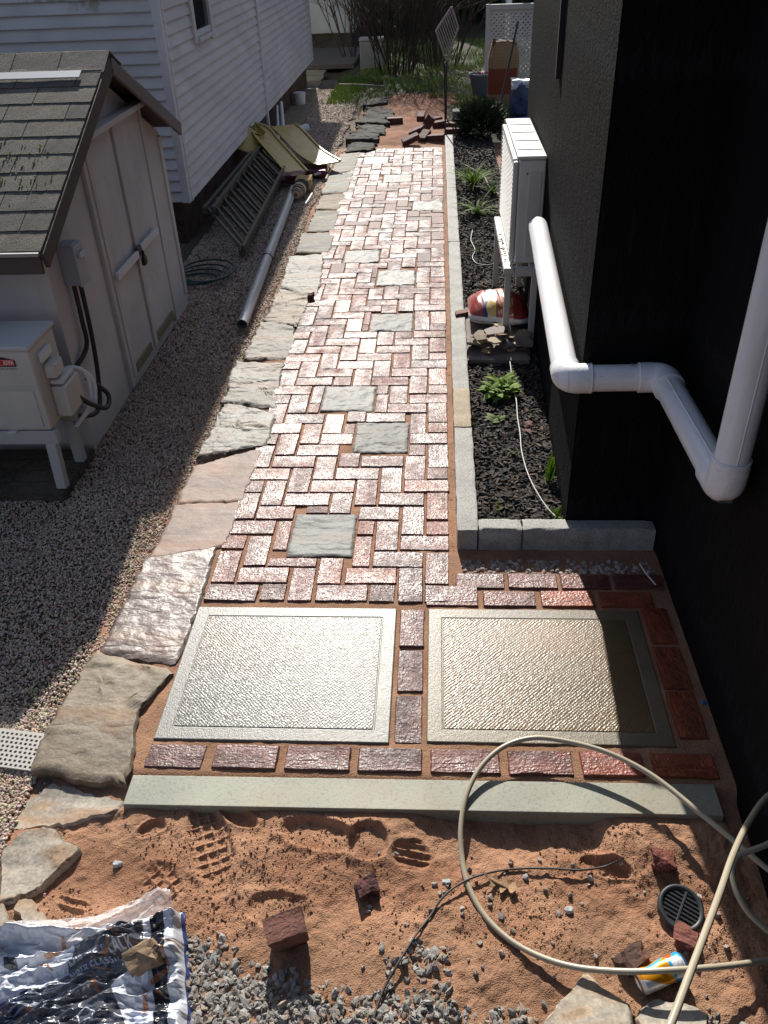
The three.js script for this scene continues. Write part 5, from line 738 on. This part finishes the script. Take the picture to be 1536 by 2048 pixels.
  const canT = canvasTex(512, 512, (c, w, h) => { c.fillStyle = '#e59a1d'; c.fillRect(0, 0, w, h); c.fillStyle = '#3aa7d8'; c.fillRect(0, 340, w, 172); c.beginPath(); c.fillStyle = '#f2f2ee'; c.moveTo(0, 0); c.lineTo(210, 0); c.bezierCurveTo(180, 130, 120, 190, 60, 340); c.lineTo(0, 340); c.fill(); c.strokeStyle = '#58c3e6'; c.lineWidth = 30; c.beginPath(); c.moveTo(240, 60); c.bezierCurveTo(300, 150, 240, 240, 330, 330); c.stroke(); c.fillStyle = '#d4622a'; c.beginPath(); c.ellipse(330, 380, 70, 50, 0, 0, 7); c.fill(); c.fillStyle = '#eef0f0'; c.fillRect(110, 370, 130, 120); c.fillStyle = '#555'; for (let i = 0; i < 9; i++) c.fillRect(118, 380 + i * 12, 100 - (i * 23) % 30, 3); c.fillStyle = '#1f5f98'; c.fillRect(0, 500, w, 12); c.fillStyle = '#58c3e6'; c.fillRect(330, 0, 60, 60); });
  const cr = 0.03, CL = 0.125; const cg = grid(64, 40, (u, v) => { const a = u * 6.2832; let r = cr; if (v < 0.06) r = mix(0.025, cr, sm(0, 0.06, v)); if (v > 0.93) r = mix(cr, 0.025, sm(0.93, 1, v)); const dent = 0.009 * Math.exp(-(((v - 0.55) / 0.14) ** 2)) * Math.exp(-(((a - 2.1) / 0.6) ** 2)) + 0.005 * Math.exp(-(((v - 0.3) / 0.1) ** 2)) * Math.exp(-(((a - 4) / 0.5) ** 2)); r -= dent; return [Math.cos(a) * r, v * CL, Math.sin(a) * r, u, 1 - v]; });
  const cq = new THREE.Quaternion().setFromUnitVectors(V3(0, 1, 0), dir); const cb = part('can_body', cg, mat([0.95, 0.95, 0.95], 0.28, { map: canT, metalness: 0.35 }), can); cb.quaternion.copy(cq);
  const mAl = mat([0.72, 0.72, 0.73], 0.25, { metalness: 0.9 }); const lid = part('can_end', new THREE.LatheGeometry([[0.001, 0.004], [0.018, 0.006], [0.0205, 0.0], [0.023, -0.002], [0.025, 0.0]].map(q => new THREE.Vector2(...q)), 36), mAl, can); lid.quaternion.copy(cq); const lid2 = part('can_end', new THREE.LatheGeometry([[0.001, -0.002], [0.021, -0.002], [0.0225, 0.002], [0.025, 0.0]].map(q => new THREE.Vector2(...q)), 36), mAl, can); lid2.quaternion.copy(cq); lid2.position.copy(dir).multiplyScalar(CL);
  // oak leaf
  const lp = onSand(1005, 1770, 0.008); const lf = []; const lobes = 9; const ls = new THREE.Shape(); for (let i = 0; i <= 60; i++) { const q_ = i / 60, up = q_ < 0.5 ? 1 : -1, t = up > 0 ? q_ * 2 : 2 - q_ * 2, w_ = 0.026 * Math.sin(Math.PI * Math.min(1, t * 0.95 + 0.04)) * (0.6 + 0.42 * Math.cos(t * 24)); const X_ = (t - 0.5) * 0.105, Y_ = up * Math.max(0.0015, w_); i ? ls.lineTo(X_, Y_) : ls.moveTo(X_, Y_); }
  const lgeo = new THREE.ExtrudeGeometry(ls, { depth: 0.0006, bevelEnabled: false, curveSegments: 4 }); lgeo.rotateX(-Math.PI / 2); const lpp = lgeo.attributes.position; for (let i = 0; i < lpp.count; i++) lpp.setY(i, lpp.getY(i) + 9 * lpp.getX(i) ** 2 * (lpp.getX(i) > 0 ? 0.6 : 1) + 8 * lpp.getZ(i) ** 2); lgeo.computeVertexNormals();
  const leaf = single('dry_leaf', lgeo, mat([0.42, 0.27, 0.16], 0.85, { map: T.leafMap }), 'curled dry oak leaf on the red sand', 'leaf'); leaf.position.set(lp.x, lp.y - 0.002, lp.z); leaf.rotation.y = -0.35;
  // black cord half buried
  const cp = [[740, 2060], [765, 1985], [800, 1920], [835, 1865], [862, 1830], [885, 1795], [930, 1762], [985, 1744], [1045, 1737], [1105, 1737], [1160, 1740], [1210, 1733], [1235, 1722]].map(([a, b], i) => onSand(a, b, i === 12 ? -0.006 : 0.006 + 0.012 * Math.sin(i * 0.8) ** 2)); single('dark_cable', tube(cp, 0.0032, 120, 8), mat([0.05, 0.04, 0.035], 0.6), 'thin dark cord snaking through the sand', 'cord');
  // beige garden hose
  const hs = thing('garden_hose', 'beige garden hose looping over the paving corner and the sand', 'hose'); const mH = mat([0.42, 0.37, 0.28], 0.35, { map: T.dirtMap });
  const hp = [[1700, 1850, 0.05], [1600, 1775, 0.08], [1536, 1738, 0.08], [1478, 1690, 0.08], [1400, 1626, 0.075], [1300, 1548, 0.075], [1215, 1505, 0.075], [1130, 1482, 0.07], [1065, 1476, 0.065], [1010, 1492, 0.055], [965, 1530, 0.04], [935, 1585, 0.02], [922, 1650, -0.005], [924, 1715, -0.03], [938, 1775, -0.04], [970, 1832, -0.045], [1020, 1880, -0.04], [1080, 1913, -0.03], [1150, 1934, -0.015], [1250, 1943, 0.012], [1330, 1941, 0.03], [1410, 1936, 0.03], [1470, 1930, 0.01], [1536, 1920, -0.02], [1640, 1900, -0.03]].map(([a, b, h]) => G(a, b, h));
  part('hose_length', tube(hp, 0.0078, 260, 12), mH, hs);
  const hp2 = [[1290, 2170, 0.5], [1340, 2052, 0.49], [1375, 1960, 0.46], [1408, 1872, 0.42], [1440, 1785, 0.37], [1468, 1705, 0.32], [1500, 1640, 0.27], [1536, 1592, 0.24], [1620, 1540, 0.2]].map(([a, b, h]) => G(a, b, h)); part('hose_length', tube(hp2, 0.0078, 120, 12), mH, hs);
  const hp3 = [[1560, 1670, 0.12], [1536, 1688, 0.12], [1500, 1702, 0.12], [1475, 1712, 0.12], [1465, 1735, 0.11], [1470, 1775, 0.09], [1490, 1815, 0.07], [1515, 1843, 0.05], [1545, 1868, 0.03], [1600, 1900, 0.0]].map(([a, b, h]) => G(a, b, h)); part('hose_length', tube(hp3, 0.0078, 120, 12), mH, hs);
  // white perforated drain panel at the left
  const gr = thing('perforated_panel', 'white perforated plastic panel lying in the gravel', 'panel'); const gs = new THREE.Shape([[-0.2, -0.075], [0.1, -0.075], [0.1, 0.07], [-0.2, 0.07]].map(q => new THREE.Vector2(...q))); for (let i = 0; i < 17; i++) for (let j = 0; j < 8; j++) { const x = -0.19 + i * 0.0168 + (j % 2) * 0.004, y = -0.064 + j * 0.0168, s = 0.0046; gs.holes.push(new THREE.Path([[x - s, y - s], [x - s, y + s], [x + s, y + s], [x + s, y - s]].map(q => new THREE.Vector2(...q)))); }
  const gg = new THREE.ExtrudeGeometry(gs, { depth: 0.006, bevelEnabled: false }); gg.rotateX(-Math.PI / 2); const gm = part('panel', uvm(gg), mat([0.45, 0.44, 0.41], 0.7, { map: T.dirtMap }), gr); const gp = G(30, 1497, -0.015); gr.position.set(gp.x + 0.01, -0.02, gp.z); gr.rotation.y = -0.12;
}
// crumpled plastic bag
{
  const bagT = canvasTex(1024, 768, (c, w, h) => {
    c.fillStyle = '#bcc1cb'; c.fillRect(0, 0, w, h);
    c.fillStyle = '#474a53'; c.beginPath(); c.moveTo(560, 130); c.lineTo(850, 60); c.lineTo(850, 300); c.lineTo(700, 420); c.lineTo(800, 768); c.lineTo(120, 768); c.bezierCurveTo(200, 560, 260, 480, 520, 330); c.closePath(); c.fill();
    c.fillStyle = '#1d2340'; c.beginPath(); c.moveTo(100, 560); c.lineTo(360, 420); c.lineTo(280, 640); c.closePath(); c.fill();
    c.fillStyle = '#20232c'; c.fillRect(250, 210, 50, 60); c.fillRect(880, 40, 60, 728);
    c.fillStyle = '#b9bdc9'; c.save(); c.translate(560, 300); c.rotate(-0.3); c.font = 'bold 44px sans-serif'; c.fillText('CLASSIC BLACK', -60, 0); c.font = 'bold 36px sans-serif'; c.fillText('NOIR CLASSIQUE', -50, 44); c.restore();
    c.strokeStyle = '#8d94a6'; c.lineWidth = 5; for (let i = 0; i < 9; i++) { c.beginPath(); c.moveTo(240 + i * 8, 640 - i * 22); c.lineTo(480 + i * 12 - (i * 31) % 50, 510 - i * 18); c.stroke(); }
    c.lineWidth = 6; c.strokeStyle = '#c6cad4'; c.beginPath(); c.moveTo(575, 620); c.lineTo(610, 580); c.lineTo(650, 612); c.lineTo(645, 660); c.lineTo(585, 665); c.closePath(); c.stroke(); c.beginPath(); c.arc(760, 600, 40, -0.6, 2.4); c.stroke(); c.lineWidth = 3; for (let i = 0; i < 14; i++) { c.beginPath(); c.moveTo(670, 690 + i * 6); c.bezierCurveTo(690, 680 + i * 6, 700, 700 + i * 6, 730, 684 + i * 6); c.stroke(); }
    c.fillStyle = '#b0b8ca'; c.beginPath(); c.moveTo(820, 430); c.lineTo(880, 440); c.lineTo(830, 768); c.lineTo(770, 768); c.closePath(); c.fill();
    c.fillStyle = '#33406e'; c.fillRect(1008, 0, 16, h); c.fillRect(20, 640, 90, 60); c.fillStyle = '#9c5f3a'; c.globalAlpha = 0.75; for (let i = 0; i < 26; i++) { c.beginPath(); c.ellipse((i * 211) % w, (i * 137) % h, 34 + (i * 7) % 40, 6 + i % 8, i * 0.4, 0, 7); c.fill(); } c.globalAlpha = 1;
  });
  const bg = thing('plastic_sack', 'crumpled black, white and clear plastic sack on the crushed stone', 'bag');
  const c00 = onSand(-90, 1895), c10 = onSand(372, 1832), c01 = onSand(-110, 2110), c11 = onSand(385, 2110);
  const fold = (x, z) => { let s = 0, a = 1, k = 1; for (let i = 0; i < 4; i++) { const r = 1 - Math.abs(2 * vn(x * 9 * k + i * 7 + 0.3 * z * 40, z * 13 * k + i * 3) - 1); s += a * r; a *= 0.5; k *= 1.9; } return s / 1.9; };
  const lift = (u, v) => { const e = sm(0, 0.05, u) * sm(1, 0.95, u) * sm(0, 0.06, v); return 0.006 + e * (0.01 + 0.07 * (fold(u * 0.6, v * 0.5) - 0.3) + 0.075 * Math.pow(vn(u * 4.5 + 2, v * 4 + u * 3), 2)) + 0.02 * sm(0.85, 1, u) * sm(0.3, 0.05, v); };
  const at_ = (u, v) => { const a = c00.clone().lerp(c10, u), b = c01.clone().lerp(c11, u); return a.lerp(b, v); };
  const g = grid(240, 180, (u, v) => { const p = at_(u, v), w = 0.012 * (fold(u * 0.3 + 3, v * 0.3) - 0.4); return [p.x + w, Math.max(sandSurface(p.x, p.z), -0.07) + lift(u, v), p.z + w + 0.01 * (vn(u * 12, 2) - 0.5) * sm(0.1, 0, v), u, 1 - v]; });
  part('printed_film', g, mat([1, 1, 1], 0.3, { map: bagT, physical: true, clearcoat: 0.6, clearcoatRoughness: 0.15 }), bg);
  const d00 = onSand(10, 1868), d10 = onSand(345, 1800), d01 = onSand(0, 1920), d11 = onSand(352, 1860);
  const g2 = grid(160, 60, (u, v) => { const a = d00.clone().lerp(d10, u), b = d01.clone().lerp(d11, u), p = a.lerp(b, v); const e = sm(0, 0.06, u) * sm(1, 0.93, u); return [p.x, Math.max(sandSurface(p.x, p.z), -0.07) + 0.01 + 0.05 * fold(u * 0.36 + 5, v * 0.1 + 2) * e * sm(0, 0.15, v) + 0.035 * sm(0.75, 0.92, u) * sm(0.5, 0, v), p.z - 0.012 * Math.sin(u * 9)]; });
  part('clear_film', g2, mat([0.9, 0.87, 0.85], 0.2, { physical: true, transmission: 0.6, thickness: 0, ior: 1.45 }), bg);
  const sp = onSand(298, 1952); const so = single('weight_stone', chunk(0.044, 0.026, 0.03, 0.4, 2), mat([0.32, 0.22, 0.14], 0.9, { map: T.stoneMap, bumpMap: T.stoneBump, bumpScale: 0.01 }), 'brown stone weighing down the plastic sack', 'stone'); so.position.set(sp.x, sp.y + 0.088, sp.z); so.rotation.set(0.2, 0.5, 0.1);
}
// white string end and small blue cap by the wall
single('string_end', tube([[0.80, 0.03, -2.64], [0.815, 0.02, -2.6], [0.845, 0.006, -2.54]], 0.003, 16, 6), mat([0.6, 0.6, 0.58], 0.8), 'short white string end in the shade below the kerb', 'string');
single('bottle_top', new THREE.CylinderGeometry(0.007, 0.007, 0.014, 12).rotateZ(1.2).translate(0.868, 0.03, -1.92), mat([0.02, 0.12, 0.3], 0.5), 'tiny blue cap beside the red bricks at the black wall', 'cap');
{
  const l = []; for (let i = 0; i < 260; i++) { const s = rr(0.006, 0.016); l.push([rr(0.1, 0.86), -0.012, rr(-2.7, -2.615), s, rr(0, 6), rr(0, 6), rr(0, 6)]); }
  scatter('kerb_rubble', chunk(1, 0.8, 1, 0.35, 1), mat([1, 1, 1], 0.9), l, 'small stones in the gap under the front kerb', 'gravel', () => { const k = rr(0.2, 0.42); return [k, k * 0.8, k * 0.7]; });
}
renderer.render(scene, camera);
